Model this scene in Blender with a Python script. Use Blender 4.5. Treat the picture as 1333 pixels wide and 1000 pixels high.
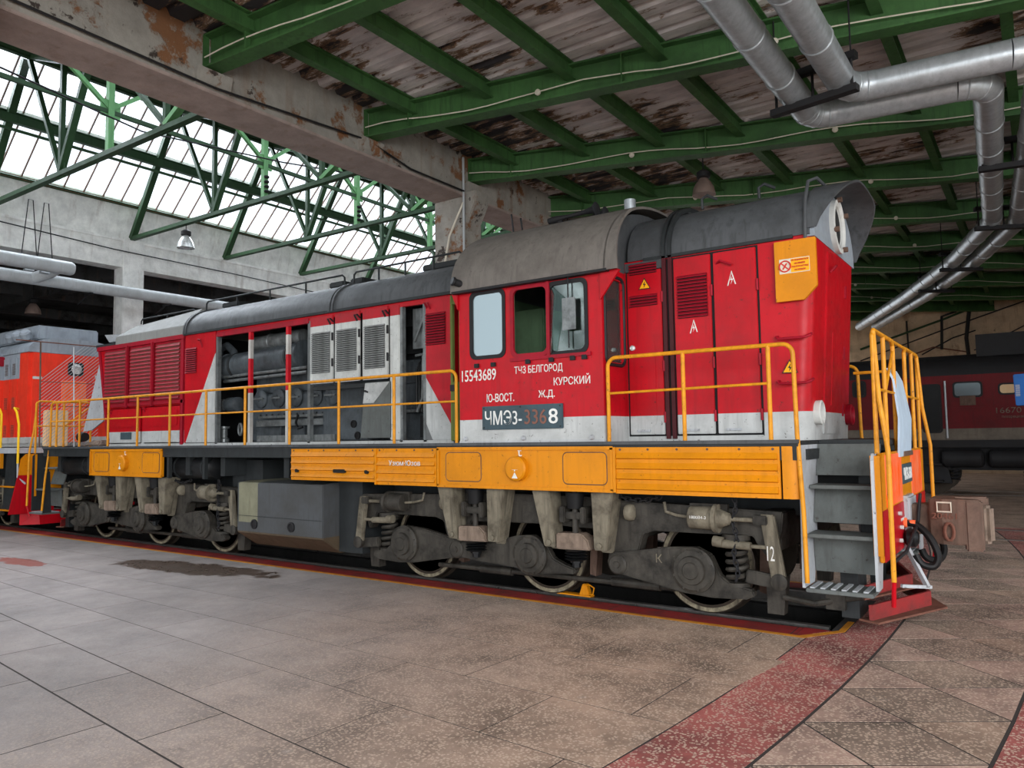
import bpy, bmesh, math, random
from mathutils import Vector, Matrix
random.seed(7)
for o in list(bpy.data.objects): bpy.data.objects.remove(o)
SC = bpy.context.scene
COL = SC.collection
PI = math.pi
# ------------------------------------------------------------------ camera
IW, IH = 1333, 1000
FPX = 982.1
CAM = Vector((9.3655, -8.8220, 1.9106))
YAW, PITCH, ROLL = 0.610043, 0.0706827, -0.0146393
FWD = Vector((-math.sin(YAW)*math.cos(PITCH), math.cos(YAW)*math.cos(PITCH), math.sin(PITCH)))
RGT0 = Vector((math.cos(YAW), math.sin(YAW), 0))
UP0 = RGT0.cross(FWD)
RGT = RGT0*math.cos(ROLL) + UP0*math.sin(ROLL)
UPV = UP0*math.cos(ROLL) - RGT0*math.sin(ROLL)
cd = bpy.data.cameras.new('camera'); cam = bpy.data.objects.new('camera', cd); COL.objects.link(cam)
cd.sensor_fit = 'HORIZONTAL'; cd.sensor_width = 36; cd.lens = FPX/IW*36; cd.clip_end = 300
M = Matrix((RGT, UPV, -FWD)).transposed().to_4x4(); M.translation = CAM; cam.matrix_world = M
SC.camera = cam
# a pixel of the photograph is only a direction; these put it on a known plane
def ray(x, y): return FWD + RGT*((x-IW/2)/FPX) - UPV*((y-IH/2)/FPX)
def ony(x, y, Y):
    d = ray(x, y); return CAM + d*((Y-CAM.y)/d.y)
def onx(x, y, X):
    d = ray(x, y); return CAM + d*((X-CAM.x)/d.x)
def onz(x, y, Z):
    d = ray(x, y); return CAM + d*((Z-CAM.z)/d.z)
# ------------------------------------------------------------------ world, light, exposure
wd = bpy.data.worlds.new('overcast'); SC.world = wd; wd.use_nodes = True
wn = wd.node_tree.nodes; bg = wn['Background']
bg.inputs[0].default_value = (0.90, 0.95, 1.0, 1); bg.inputs[1].default_value = 1.75
vs = SC.view_settings
vs.view_transform = 'Standard'; vs.look = 'None'; vs.gamma = 1; vs.use_curve_mapping = False
vs.exposure = 0.64
def area_light(name, loc, target, sx, sy, power, col=(1, 1, 1)):
    l = bpy.data.lights.new(name, 'AREA'); l.shape = 'RECTANGLE'; l.size = sx; l.size_y = sy; l.energy = power; l.color = col
    o = bpy.data.objects.new(name, l); COL.objects.link(o); o.location = loc
    o.rotation_euler = (Vector(target)-Vector(loc)).to_track_quat('-Z', 'Y').to_euler()
    return o
# daylight of the tall gates on the turntable side and of the glazed saw-tooth roof
area_light('gate_daylight', (19, -15, 5), (6, 0, 2), 12, 7, 2600, (0.95, 0.97, 1.0))
area_light('skylight_daylight', (-13.6, 4, 13.2), (-6, 3, 2), 22, 4, 3500, (0.93, 0.97, 1.0))
# ------------------------------------------------------------------ materials
def lin(c): return tuple((v/255/12.92 if v/255 <= .04045 else ((v/255+.055)/1.055)**2.4) for v in c) + (1,)
MATS = {}
class NT:
    def __init__(s, name):
        s.m = bpy.data.materials.new(name); s.m.use_nodes = True
        s.t = s.m.node_tree; s.n = s.t.nodes; s.b = s.n['Principled BSDF']
        s.tc = s.n.new('ShaderNodeTexCoord'); s.co = s.tc.outputs['Object']
    def link(s, a, b): s.t.links.new(a, b)
    def noise(s, scale, detail=5, rough=.6, vec=None, stretch=None):
        v = vec or s.co
        if stretch:
            mp = s.n.new('ShaderNodeMapping'); mp.inputs['Scale'].default_value = stretch; s.link(v, mp.inputs['Vector']); v = mp.outputs[0]
        n = s.n.new('ShaderNodeTexNoise'); n.inputs['Scale'].default_value = scale
        n.inputs['Detail'].default_value = detail; n.inputs['Roughness'].default_value = rough
        s.link(v, n.inputs['Vector']); return n.outputs['Fac']
    def ramp(s, fac, a, b, inv=False):
        r = s.n.new('ShaderNodeMapRange'); r.inputs[1].default_value = a; r.inputs[2].default_value = b
        r.inputs[3].default_value = 1 if inv else 0; r.inputs[4].default_value = 0 if inv else 1
        s.link(fac, r.inputs[0]); return r.outputs[0]
    def mix(s, fac, a, b):
        x = s.n.new('ShaderNodeMix'); x.data_type = 'RGBA'
        for i, v in ((0, fac), (6, a), (7, b)):
            if isinstance(v, (int, float)): x.inputs[i].default_value = v
            elif isinstance(v, tuple): x.inputs[i].default_value = v
            else: s.link(v, x.inputs[i])
        return x.outputs[2]
    def math(s, op, a, b=0.0):
        x = s.n.new('ShaderNodeMath'); x.operation = op
        for i, v in enumerate((a, b)):
            if isinstance(v, (int, float)): x.inputs[i].default_value = v
            else: s.link(v, x.inputs[i])
        return x.outputs[0]
    def xyz(s, vec=None):
        x = s.n.new('ShaderNodeSeparateXYZ'); s.link(vec or s.co, x.inputs[0]); return x.outputs
    def bump(s, h, strength, dist=.01):
        b = s.n.new('ShaderNodeBump'); b.inputs['Strength'].default_value = strength; b.inputs['Distance'].default_value = dist
        s.link(h, b.inputs['Height']); s.link(b.outputs[0], s.b.inputs['Normal'])
    def done(s, col, rough, metal=0.0):
        for k, v in (('Base Color', col), ('Roughness', rough), ('Metallic', metal)):
            if isinstance(v, (int, float)): s.b.inputs[k].default_value = v
            elif isinstance(v, tuple): s.b.inputs[k].default_value = v
            else: s.link(v, s.b.inputs[k])
        MATS[s.m.name] = s.m; return s.m
SPEC = .22
def paint(name, rgb, rough=.45, dirt=.35, dirtrgb=(38, 32, 28), scale=2.2, rules=(), chips=0.0, metal=0.0, bump=.15, streak=True):
    """old paint: livery areas by half-planes in object space, then grime, runs and chips"""
    t = NT(name); col = lin(rgb)
    if rules:
        X, Y, Z = t.xyz()
        for conds, c in rules:
            f = None
            for a, b, k in conds:
                s = t.math('ADD', t.math('ADD', t.math('MULTIPLY', X, a), t.math('MULTIPLY', Z, b)), k)
                s = t.math('GREATER_THAN', s, 0.0); f = s if f is None else t.math('MULTIPLY', f, s)
            col = t.mix(f, col, lin(c))
    n1 = t.noise(scale, 7, .68); d1 = t.math('MULTIPLY', t.ramp(n1, .42, .66), dirt)
    if streak:
        n2 = t.noise(1.0, 4, .6, stretch=(14, 14, 1.2)); d2 = t.math('MULTIPLY', t.ramp(n2, .47, .68), dirt*.9)
        d1 = t.math('MAXIMUM', d1, d2)
    col = t.mix(d1, col, lin(dirtrgb))
    if chips:
        n3 = t.noise(17, 6, .7); col = t.mix(t.math('MULTIPLY', t.ramp(n3, .63, .655), chips), col, lin((52, 36, 28)))
    n4 = t.noise(9, 3); r = t.math('ADD', t.math('MULTIPLY', n4, .3), rough-.12)
    if bump: t.bump(t.math('ADD', t.noise(26, 4), t.math('MULTIPLY', t.noise(2.2, 4), 2.5)), bump, .006)
    t.b.inputs['Specular IOR Level'].default_value = SPEC
    return t.done(col, r, metal)
def plain(name, rgb, rough=.6, metal=0.0):
    t = NT(name); return t.done(lin(rgb), rough, metal)
def emit(name, rgb, st):
    t = NT(name); t.b.inputs['Emission Color'].default_value = lin(rgb); t.b.inputs['Emission Strength'].default_value = st
    return t.done(lin(rgb), .5)
BAND = 2.13
RED = (184, 5, 24); GREY = (188, 190, 188); YEL = (212, 132, 8)
paint('red_paint', RED, .38, .28, rules=[([(0, -1, BAND)], GREY)], chips=.7)
paint('red_plain', RED, .38, .3, chips=.5)
paint('red_deep', (158, 12, 36), .5, .35)
paint('grey_paint', GREY, .5, .4, chips=.6)
paint('white_paint', (205, 205, 200), .5, .25)
paint('roof_grey', (80, 82, 84), .45, .5, (30, 30, 30), scale=1.5, chips=.3)
paint('roof_light', (132, 132, 128), .6, .3, (70, 68, 64), scale=1.5)
paint('cab_roof', (112, 106, 100), .62, .4, (60, 55, 50), scale=3, chips=.3)
paint('yellow_paint', YEL, .42, .22, (96, 62, 20), chips=.5)
paint('rail_yellow', (222, 148, 30), .42, .4, (120, 78, 30), scale=9, chips=.6)
paint('orange_paint', (255, 92, 20), .45, .3, (235, 190, 160), scale=4)
paint('frame_dark', (46, 49, 50), .5, .4, (20, 19, 18))
paint('bogie_grime', (66, 62, 56), .55, .75, (22, 20, 18), scale=4.5, bump=.4)
paint('bogie_light', (124, 116, 100), .65, .7, (48, 42, 34), scale=4, bump=.4)
paint('block_brown', (134, 116, 102), .7, .6, (60, 50, 42), scale=5, bump=.4)
paint('black_oily', (30, 31, 32), .32, .4, (14, 14, 14), scale=4)
paint('engine_grey', (78, 84, 88), .35, .55, (22, 22, 22), scale=4)
paint('engine_steel', (120, 124, 124), .3, .6, (34, 33, 32), scale=5, metal=.3)
paint('tank_grey', (78, 80, 82), .42, .4, (52, 46, 36), scale=1.6, rules=[([(1, 0, 1.02), (-1, 0, -.55), (0, 1, -.66)], (132, 130, 108)), ([(0, -1, .52)], (92, 78, 62))])
paint('wheel_steel', (66, 58, 50), .45, .5, (50, 44, 38), scale=6, metal=.5)
paint('tyre_white', (140, 130, 108), .6, .9, (46, 40, 34), scale=7)
paint('pillar_dark', (74, 22, 28), .5, .4)
paint('rust', (118, 78, 64), .75, .5, (64, 44, 38), scale=5, bump=.5)
paint('rust_dark', (108, 86, 74), .7, .5, (54, 42, 36), scale=6, bump=.5)
paint('rubber', (20, 20, 21), .5, .2)
paint('green_in', (92, 104, 50), .6, .3)
paint('green_cab', (92, 118, 88), .6, .3)
paint('plate_slate', (66, 84, 92), .5, .3)
paint('chalk', (225, 224, 218), .7, .35, (150, 120, 110), scale=30, streak=False)
paint('numeral_white', (226, 226, 222), .6, .1)
paint('numeral_dark', (132, 92, 80), .6, .2)
paint('ladder_grey', (98, 102, 100), .6, .4, (58, 54, 48), scale=4, chips=.6)
paint('stringer_grey', (178, 182, 186), .55, .35, (96, 84, 72), chips=.7)
paint('pale_blue', (186, 204, 220), .5, .2)
paint('loco_orange', (238, 62, 40), .4, .2, rules=[([(0, -1, 2.08)], (190, 190, 186)), ([(0, 1, -3.45), (-1, 0, -10.12)], (150, 158, 166))])
paint('loco_grey', (150, 158, 166), .45, .3)
paint('cream', (236, 206, 160), .5, .25, (220, 120, 60), scale=3)
paint('yellow_bright', (246, 196, 20), .4, .12)
paint('loco3_red', (112, 22, 28), .55, .35, rules=[([(0, -1, 1.98)], (122, 112, 100))])
paint('loco3_dark', (42, 42, 44), .6, .4)
paint('blue_paint', (40, 110, 190), .45, .2)
paint('beam_green', (66, 104, 58), .5, .5, (28, 40, 28), scale=1.2, chips=.15)
paint('truss_green', (46, 74, 46), .5, .4, (28, 38, 30), scale=2)
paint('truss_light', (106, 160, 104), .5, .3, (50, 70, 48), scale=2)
paint('galvanised', (186, 192, 196), .36, .4, (122, 126, 128), scale=6, metal=.55, bump=.05)
paint('pipe_grey', (178, 182, 184), .4, .3, (120, 116, 110), scale=3)
paint('black_iron', (34, 34, 36), .55, .3)
paint('cable_white', (214, 206, 188), .6, .2)
paint('lamp_shade', (150, 128, 118), .4, .2, metal=.4)
paint('lamp_chrome', (226, 228, 226), .25, .15, metal=.5)
paint('steel_rail', (120, 116, 112), .3, .3, metal=.8)
paint('red_edge', (146, 44, 44), .65, .7, (78, 52, 48), scale=2.5, streak=False, chips=.5)
paint('yellow_line', (214, 140, 40), .6, .45, (110, 74, 50), scale=6, streak=False)
paint('sign_orange', (244, 170, 20), .5, .1)
plain('black_print', (18, 16, 16), .6)
plain('red_print', (196, 40, 26), .6)
plain('void', (12, 12, 13), .9)
paint('pit', (40, 39, 38), .7, .4, (18, 17, 16))
t = NT('glass'); tr = t.n.new('ShaderNodeBsdfTransparent'); tr.inputs[0].default_value = (.72, .80, .78, 1)
fr = t.n.new('ShaderNodeFresnel'); fr.inputs[0].default_value = 1.5; ff = t.math('ADD', t.math('MULTIPLY', fr.outputs[0], 1.2), t.math('MULTIPLY', t.ramp(t.noise(3, 5), .45, .7), .14))
ms = t.n.new('ShaderNodeMixShader'); t.link(ff, ms.inputs[0]); t.link(tr.outputs[0], ms.inputs[1]); t.link(t.b.outputs[0], ms.inputs[2]); t.link(ms.outputs[0], t.n['Material Output'].inputs[0])
t.done(lin((200, 208, 206)), .05, .9)
t = NT('mirror_glass'); t.done(lin((128, 142, 146)), .12, .5)
# wired skylight glass: sky comes through, a fine wire grid and dust hold some back
t = NT('skylight_glass')
tr = t.n.new('ShaderNodeBsdfTransparent'); tr.inputs[0].default_value = (.95, .97, 1, 1)
X, Y, Z = t.xyz()
wv = t.math('MULTIPLY', t.math('ADD', Y, Z), 22.0); wv2 = t.math('MULTIPLY', t.math('SUBTRACT', Y, Z), 22.0)
g = t.math('MAXIMUM', t.math('GREATER_THAN', t.math('FRACT', wv), .88), t.math('GREATER_THAN', t.math('FRACT', wv2), .88))
fac = t.math('ADD', t.math('MULTIPLY', g, .3), t.math('MULTIPLY', t.ramp(t.noise(1.3, 5), .4, .8), .25))
ms = t.n.new('ShaderNodeMixShader'); t.link(fac, ms.inputs[0]); t.link(tr.outputs[0], ms.inputs[1]); t.link(t.b.outputs[0], ms.inputs[2])
t.link(ms.outputs[0], t.n['Material Output'].inputs[0]); t.done(lin((150, 152, 152)), .5)
def concrete(name, rgb, peel=(96, 74, 54), dark=(58, 50, 44), peel_at=(.58, .62), dark_at=(.63, .66), scale=.9):
    t = NT(name); geo = t.n.new('ShaderNodeNewGeometry'); P = geo.outputs['Position']
    col = t.mix(t.ramp(t.noise(2.5, 7, .7, P), .35, .75), lin(rgb), lin(tuple(int(v*.8) for v in rgb)))
    big = t.noise(scale, 8, .72, P)
    col = t.mix(t.ramp(big, *peel_at), col, lin(peel))
    col = t.mix(t.ramp(t.noise(scale*1.7, 8, .7, P), *dark_at), col, lin(dark))
    col = t.mix(t.math('MULTIPLY', t.ramp(t.noise(1.0, 4, .6, P, (5, 5, .5)), .55, .8), .5), col, lin((120, 92, 70)))
    h = t.math('ADD', t.noise(14, 5, .6, P), t.math('MULTIPLY', t.ramp(big, *peel_at, inv=True), 1.2))
    t.bump(h, .55, .015)
    return t.done(col, .8)
concrete('ring_concrete', (158, 153, 144), (124, 84, 54), (58, 48, 42), (.55, .6), (.60, .63), 1.1)
concrete('soffit_concrete', (168, 150, 142), peel_at=(.66, .7), dark_at=(.7, .73))
concrete('white_concrete', (240, 239, 235), (170, 150, 130), (110, 96, 84), (.68, .74), (.74, .78), .7)
concrete('wall_beige', (206, 180, 150), (150, 124, 100), (84, 74, 66), (.6, .66), (.66, .7), .5)
concrete('shed_roof', (150, 148, 144), (110, 104, 98), (70, 68, 66), (.55, .65), (.62, .68), .8)  # grey lightened so the roof underside bounces more daylight
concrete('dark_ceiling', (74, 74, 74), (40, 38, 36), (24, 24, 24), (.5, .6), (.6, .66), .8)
# peeling painted deck
t = NT('deck_paint'); geo = t.n.new('ShaderNodeNewGeometry'); P = geo.outputs['Position']
col = t.mix(t.ramp(t.noise(1.6, 6, .7, P, (.6, 3, 1)), .35, .7), lin((224, 214, 210)), lin((176, 168, 168)))
big = t.noise(.55, 3, .6, P); pk = t.noise(2.6, 9, .74, P, (.45, 2.2, 1))
f = t.math('ADD', t.math('MULTIPLY', big, .55), t.math('MULTIPLY', pk, .62))
X, Y, Z = t.xyz(P)
wet = t.math('MULTIPLY', t.ramp(X, 4.2, -.6), .1); f = t.math('ADD', f, wet)
col = t.mix(t.ramp(f, .625, .65), col, lin((124, 96, 74)))
col = t.mix(t.ramp(f, .665, .695), col, lin((44, 40, 42)))
t.bump(t.ramp(f, .58, .64, inv=True), .7, .012); t.done(col, .82)
# floor slabs: worn terrazzo, smoother grey screed towards the tall hall, damp oil stain
def terrazzo(name, a, b, speck=.66):
    t = NT(name); geo = t.n.new('ShaderNodeNewGeometry'); P = geo.outputs['Position']; X, Y, Z = t.xyz(P)
    oi = t.n.new('ShaderNodeObjectInfo')
    side = t.ramp(t.math('ADD', t.math('ADD', X, t.math('MULTIPLY', Y, .35)), t.math('MULTIPLY', t.noise(.7, 6, .7, P), 3.0)), 2.2, 6.2)
    ca = t.mix(t.ramp(t.noise(1.1, 8, .7, P), .35, .7), lin(a), lin(tuple(int(v*.78) for v in a)))
    cb = t.mix(t.ramp(t.noise(1.4, 8, .7, P), .38, .66), lin(b), lin(tuple(int(v*.62) for v in b)))
    col = t.mix(side, ca, cb)
    tint = t.math('ADD', t.math('MULTIPLY', oi.outputs['Random'], .16), .92)
    vm = t.n.new('ShaderNodeVectorMath'); vm.operation = 'SCALE'; t.link(col, vm.inputs[0]); t.link(tint, vm.inputs['Scale']); col = vm.outputs[0]
    v = t.n.new('ShaderNodeTexVoronoi'); v.inputs['Scale'].default_value = 44; t.link(P, v.inputs['Vector'])
    sp = t.math('MULTIPLY', t.math('LESS_THAN', v.outputs['Distance'], .40), t.math('GREATER_THAN', t.noise(7, 4, .7, P), .42))
    col = t.mix(t.math('MULTIPLY', sp, t.math('MULTIPLY', t.math('ADD', side, .12), speck)), col, lin((206, 182, 162)))
    scuff = t.ramp(t.noise(2.2, 9, .75, P, (1, 2.6, 1)), .6, .75); col = t.mix(t.math('MULTIPLY', scuff, .55), col, lin((70, 62, 58)))
    grit = t.ramp(t.noise(11, 9, .8, P, (1, 1.8, 1)), .56, .68); col = t.mix(t.math('MULTIPLY', grit, .32), col, lin((84, 74, 68)))
    pale = t.ramp(t.noise(1.7, 9, .78, P, (1.6, 1, 1)), .6, .72); col = t.mix(t.math('MULTIPLY', pale, .35), col, lin((204, 196, 190)))
    # damp oil patch beside the fuel tank, with its own ragged outline
    dx = t.math('DIVIDE', t.math('ADD', X, 1.35), 1.75); dy = t.math('DIVIDE', t.math('ADD', Y, t.math('ADD', 1.95, t.math('MULTIPLY', X, -.12))), .42)
    rr = t.math('ADD', t.math('MULTIPLY', dx, dx), t.math('MULTIPLY', dy, dy)); rr = t.math('ADD', rr, t.math('MULTIPLY', t.math('SUBTRACT', t.noise(1.6, 7, .7, P), .5), 3.2))
    st = t.ramp(rr, .95, .75)
    dx2 = t.math('DIVIDE', t.math('ADD', X, 4.4), .8); dy2 = t.math('DIVIDE', t.math('ADD', Y, 3.2), .22)
    r2 = t.math('ADD', t.math('ADD', t.math('MULTIPLY', dx2, dx2), t.math('MULTIPLY', dy2, dy2)), t.math('MULTIPLY', t.math('SUBTRACT', t.noise(2.6, 6, .7, P), .5), 3.0))
    col = t.mix(t.ramp(r2, .9, .7), col, lin((140, 66, 52)))
    col = t.mix(t.math('MULTIPLY', st, .85), col, lin((76, 58, 44)))
    rg = t.math('ADD', .42, t.math('MULTIPLY', t.noise(3, 6, .7, P), .35)); rg = t.math('SUBTRACT', t.math('ADD', rg, t.math('MULTIPLY', side, .12)), t.math('MULTIPLY', st, .3))
    t.bump(t.math('ADD', t.noise(30, 5, .7, P), t.math('MULTIPLY', t.noise(4, 6, .7, P), 2.5)), .5, .008)
    return t.done(col, rg)
terrazzo('floor_slab', (164, 154, 150), (178, 150, 130))
terrazzo('floor_red', (172, 98, 92), (174, 96, 90), .72)
terrazzo('floor_tile_light', (176, 158, 148), (190, 158, 142), .7)
terrazzo('floor_tile_dark', (146, 136, 128), (158, 136, 120), .65)
paint('bounce_yard', (222, 220, 214), .9, .15)  # very pale so the unseen ground reflects light up to the ceiling
plain('floor_joint', (52, 46, 43), .9)
# ------------------------------------------------------------------ mesh helpers
def frame_of(d):
    d = d.normalized(); a = Vector((0, 0, 1)) if abs(d.z) < .95 else Vector((1, 0, 0))
    u = d.cross(a).normalized(); return u, d.cross(u).normalized()
class MB:
    def __init__(s): s.v = []; s.f = []
    def add(s, vs, fs):
        b = len(s.v); s.v += [tuple(p) for p in vs]; s.f += [tuple(i+b for i in f) for f in fs]; return s
    def box(s, x0, x1, y0, y1, z0, z1):
        return s.add([(x0, y0, z0), (x1, y0, z0), (x1, y1, z0), (x0, y1, z0), (x0, y0, z1), (x1, y0, z1), (x1, y1, z1), (x0, y1, z1)],
                     [(0, 3, 2, 1), (4, 5, 6, 7), (0, 1, 5, 4), (1, 2, 6, 5), (2, 3, 7, 6), (3, 0, 4, 7)])
    def hexa(s, lo, hi):   # two quads (bottom ring, top ring)
        return s.add(list(lo)+list(hi), [(3, 2, 1, 0), (4, 5, 6, 7), (0, 1, 5, 4), (1, 2, 6, 5), (2, 3, 7, 6), (3, 0, 4, 7)])
    def beam(s, p, q, w, h, up=(0, 0, 1)):   # rectangular bar from p to q
        p, q, up = Vector(p), Vector(q), Vector(up); d = (q-p).normalized(); a = d.cross(up)
        if a.length < 1e-4: a = d.cross(Vector((1, 0, 0)))
        a.normalize(); b = a.cross(d)
        r = [a*(w/2)+b*(h/2), -a*(w/2)+b*(h/2), -a*(w/2)-b*(h/2), a*(w/2)-b*(h/2)]
        return s.hexa([p+x for x in r], [q+x for x in r])
    def ibeam(s, p, q, w, h, tf=.03, tw=.02):   # H section, top at p.z
        p, q = Vector(p), Vector(q); z = Vector((0, 0, 1))
        s.beam(p-z*tf/2, q-z*tf/2, w, tf); s.beam(p-z*(h-tf/2), q-z*(h-tf/2), w, tf); s.beam(p-z*h/2, q-z*h/2, tw, h-2*tf); return s
    def prism(s, poly, axis, a, b, flat=True):   # polygon in the two other axes, extruded along axis
        def P(u, v, w): return {'x': (w, u, v), 'y': (u, w, v), 'z': (u, v, w)}[axis]
        n = len(poly); vs = [P(u, v, a) for u, v in poly]+[P(u, v, b) for u, v in poly]
        fs = [(i, (i+1) % n, n+(i+1) % n, n+i) for i in range(n)]
        return s.add(vs, fs+[tuple(range(n-1, -1, -1)), tuple(range(n, 2*n))])
    def cyl(s, p, q, r0, r1=None, n=20, caps=True):
        p, q = Vector(p), Vector(q); r1 = r0 if r1 is None else r1; u, w = frame_of(q-p); vs = []
        for c, r in ((p, r0), (q, r1)):
            vs += [c+(u*math.cos(2*PI*i/n)+w*math.sin(2*PI*i/n))*r for i in range(n)]
        fs = [(i, (i+1) % n, n+(i+1) % n, n+i) for i in range(n)]
        if caps: fs += [tuple(range(n-1, -1, -1)), tuple(range(n, 2*n))]
        return s.add(vs, fs)
    def lathe(s, prof, o, ax, n=24):   # prof = [(distance along ax, radius)]
        o, ax = Vector(o), Vector(ax).normalized(); u, w = frame_of(ax); vs = []; fs = []
        for h, r in prof: vs += [o+ax*h+(u*math.cos(2*PI*i/n)+w*math.sin(2*PI*i/n))*max(r, 1e-4) for i in range(n)]
        for k in range(len(prof)-1):
            fs += [(k*n+i, k*n+(i+1) % n, (k+1)*n+(i+1) % n, (k+1)*n+i) for i in range(n)]
        m = len(prof)-1; fs += [tuple(range(n-1, -1, -1)), tuple(range(m*n, m*n+n))]
        return s.add(vs, fs)
    def tube(s, pts, r, n=8, close=False):
        pts = [Vector(p) for p in pts]; m = len(pts); vs = []; fs = []; u = None
        for i, p in enumerate(pts):
            if close: d = pts[(i+1) % m]-pts[i-1]
            else: d = pts[min(i+1, m-1)]-pts[max(i-1, 0)]
            d.normalize()
            if u is None: u, w = frame_of(d)
            else:
                u = (u-d*u.dot(d)); u.normalize(); w = d.cross(u)
            vs += [p+(u*math.cos(2*PI*j/n)+w*math.sin(2*PI*j/n))*r for j in range(n)]
        for i in range(m if close else m-1):
            k = (i+1) % m; fs += [(i*n+j, i*n+(j+1) % n, k*n+(j+1) % n, k*n+j) for j in range(n)]
        if not close: fs += [tuple(range(n-1, -1, -1)), tuple(range((m-1)*n, m*n))]
        return s.add(vs, fs)
    def helix(s, o, r, wire, turns, h, n=10, k=6):
        o = Vector(o); N = int(turns*n)
        return s.tube([o+Vector((r*math.cos(2*PI*i/n), r*math.sin(2*PI*i/n), h*i/N)) for i in range(N+1)], wire, k)
    def loft(s, rings, closed=True, caps=True):   # rings of equal point counts
        n = len(rings[0]); vs = [p for r in rings for p in r]; fs = []
        for k in range(len(rings)-1):
            for i in range(n if closed else n-1): fs.append((k*n+i, k*n+(i+1) % n, (k+1)*n+(i+1) % n, (k+1)*n+i))
        if caps and closed: fs += [tuple(range(n-1, -1, -1)), tuple(range((len(rings)-1)*n, len(rings)*n))]
        return s.add(vs, fs)
    def sweep(s, poly, axis, a, b, th):   # open sheet profile with thickness th (towards the profile's left normal), extruded
        n = len(poly); off = []
        for i in range(n):
            p0 = Vector(poly[max(i-1, 0)]); p1 = Vector(poly[min(i+1, n-1)]); d = (p1-p0).normalized(); off.append((poly[i][0]-d.y*th, poly[i][1]+d.x*th))
        def P(u, v, w): return {'x': (w, u, v), 'y': (u, w, v), 'z': (u, v, w)}[axis]
        for i in range(n-1):
            q = [poly[i], poly[i+1], off[i+1], off[i]]
            s.hexa([P(*c, a) for c in q], [P(*c, b) for c in q])
        return s
    def wall(s, u0, u1, w0, w1, holes, axis, a, b):   # plate with rectangular holes; u horizontal, w vertical
        us = sorted(set([u0, u1]+[h[0] for h in holes]+[h[1] for h in holes])); ws = sorted(set([w0, w1]+[h[2] for h in holes]+[h[3] for h in holes]))
        for i in range(len(us)-1):
            for j in range(len(ws)-1):
                cu, cw = (us[i]+us[i+1])/2, (ws[j]+ws[j+1])/2
                if any(h[0] < cu < h[1] and h[2] < cw < h[3] for h in holes): continue
                if axis == 'y': s.box(us[i], us[i+1], a, b, ws[j], ws[j+1])
                else: s.box(a, b, us[i], us[i+1], ws[j], ws[j+1])
        return s
    def mirror(s, ax=1):   # add a mirrored copy across the centre plane
        b = len(s.v); n = len(s.f)
        s.v += [tuple(-c if i == ax else c for i, c in enumerate(p)) for p in s.v]
        s.f += [tuple(i+b for i in reversed(f)) for f in s.f[:n]]; return s
    def mesh(s, name, bevel=0, smooth=True):
        bm = bmesh.new(); vv = [bm.verts.new(p) for p in s.v]
        for f in s.f:
            try: bm.faces.new([vv[i] for i in f])
            except ValueError: pass
        bmesh.ops.recalc_face_normals(bm, faces=bm.faces)
        if bevel:
            es = [e for e in bm.edges if len(e.link_faces) == 2 and e.calc_face_angle(0) > .6]
            bmesh.ops.bevel(bm, geom=es, offset=bevel, segments=2, affect='EDGES', clamp_overlap=True)
        me = bpy.data.meshes.new(name); bm.to_mesh(me); bm.free()
        if smooth:
            me.shade_smooth()
            try: me.set_sharp_from_angle(angle=.33 if bevel else .6)
            except Exception: pass
        return me
    def build(s, name, mat, parent=None, bevel=0, loc=None):
        return obj(name, s.mesh(name, bevel), mat, parent, loc)
def obj(name, me, mat, parent=None, loc=None):
    if mat and not me.materials: me.materials.append(MATS[mat])
    o = bpy.data.objects.new(name, me); COL.objects.link(o)
    if loc: o.location = loc
    if parent: o.parent = parent
    return o
def tag(o, label, cat, group=None):
    o['label'] = label; o['category'] = cat
    if group: o['group'] = group
    return o
def thing(name, label, cat, loc=(0, 0, 0), group=None):
    o = bpy.data.objects.new(name, None); COL.objects.link(o); o.location = loc; o.empty_display_size = .2
    return tag(o, label, cat, group)
def struct(o, label=None):
    o['kind'] = 'structure'
    if label: o['label'] = label
    return o
def dup(o, parent=None, loc=None):
    c = o.copy(); COL.objects.link(c); c.parent = parent
    if loc is not None: c.location = loc
    for ch in [k for k in bpy.data.objects if k.parent == o]: dup(ch, c)
    return c
FACE_NEAR = Matrix(((1, 0, 0), (0, 0, -1), (0, 1, 0)))      # text read from the -y side
FACE_END = Matrix(((0, 0, 1), (1, 0, 0), (0, 1, 0)))        # text read from the +x side
def text(name, body, at, width, height, mat, parent, face=FACE_NEAR, depth=.003, bold=.0):
    c = bpy.data.curves.new(name, 'FONT'); c.body = body; c.size = 1; c.extrude = .001; c.resolution_u = 3; c.offset = bold
    o = bpy.data.objects.new(name, c); COL.objects.link(o); dg = bpy.context.evaluated_depsgraph_get(); dg.update()
    me = bpy.data.meshes.new_from_object(o.evaluated_get(dg)); bpy.data.objects.remove(o); bpy.data.curves.remove(c)
    if not me.vertices: return None
    x0 = min(v.co.x for v in me.vertices); x1 = max(v.co.x for v in me.vertices); y0 = min(v.co.y for v in me.vertices); y1 = max(v.co.y for v in me.vertices)
    at = Vector(at)
    for v in me.vertices:
        l = Vector(((v.co.x-x0)/(x1-x0)*width, (v.co.y-y0)/(y1-y0)*height, depth if v.co.z > 0 else 0)); v.co = at+face @ l
    return obj(name, me, mat, parent)
def arc(c, r, a0, a1, n, plane='xz'):
    out = []
    for i in range(n+1):
        a = a0+(a1-a0)*i/n; u, w = r*math.cos(a), r*math.sin(a)
        out.append({'xz': (c[0]+u, c[1], c[2]+w), 'yz': (c[0], c[1]+u, c[2]+w), 'xy': (c[0]+u, c[1]+w, c[2])}[plane])
    return out
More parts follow.
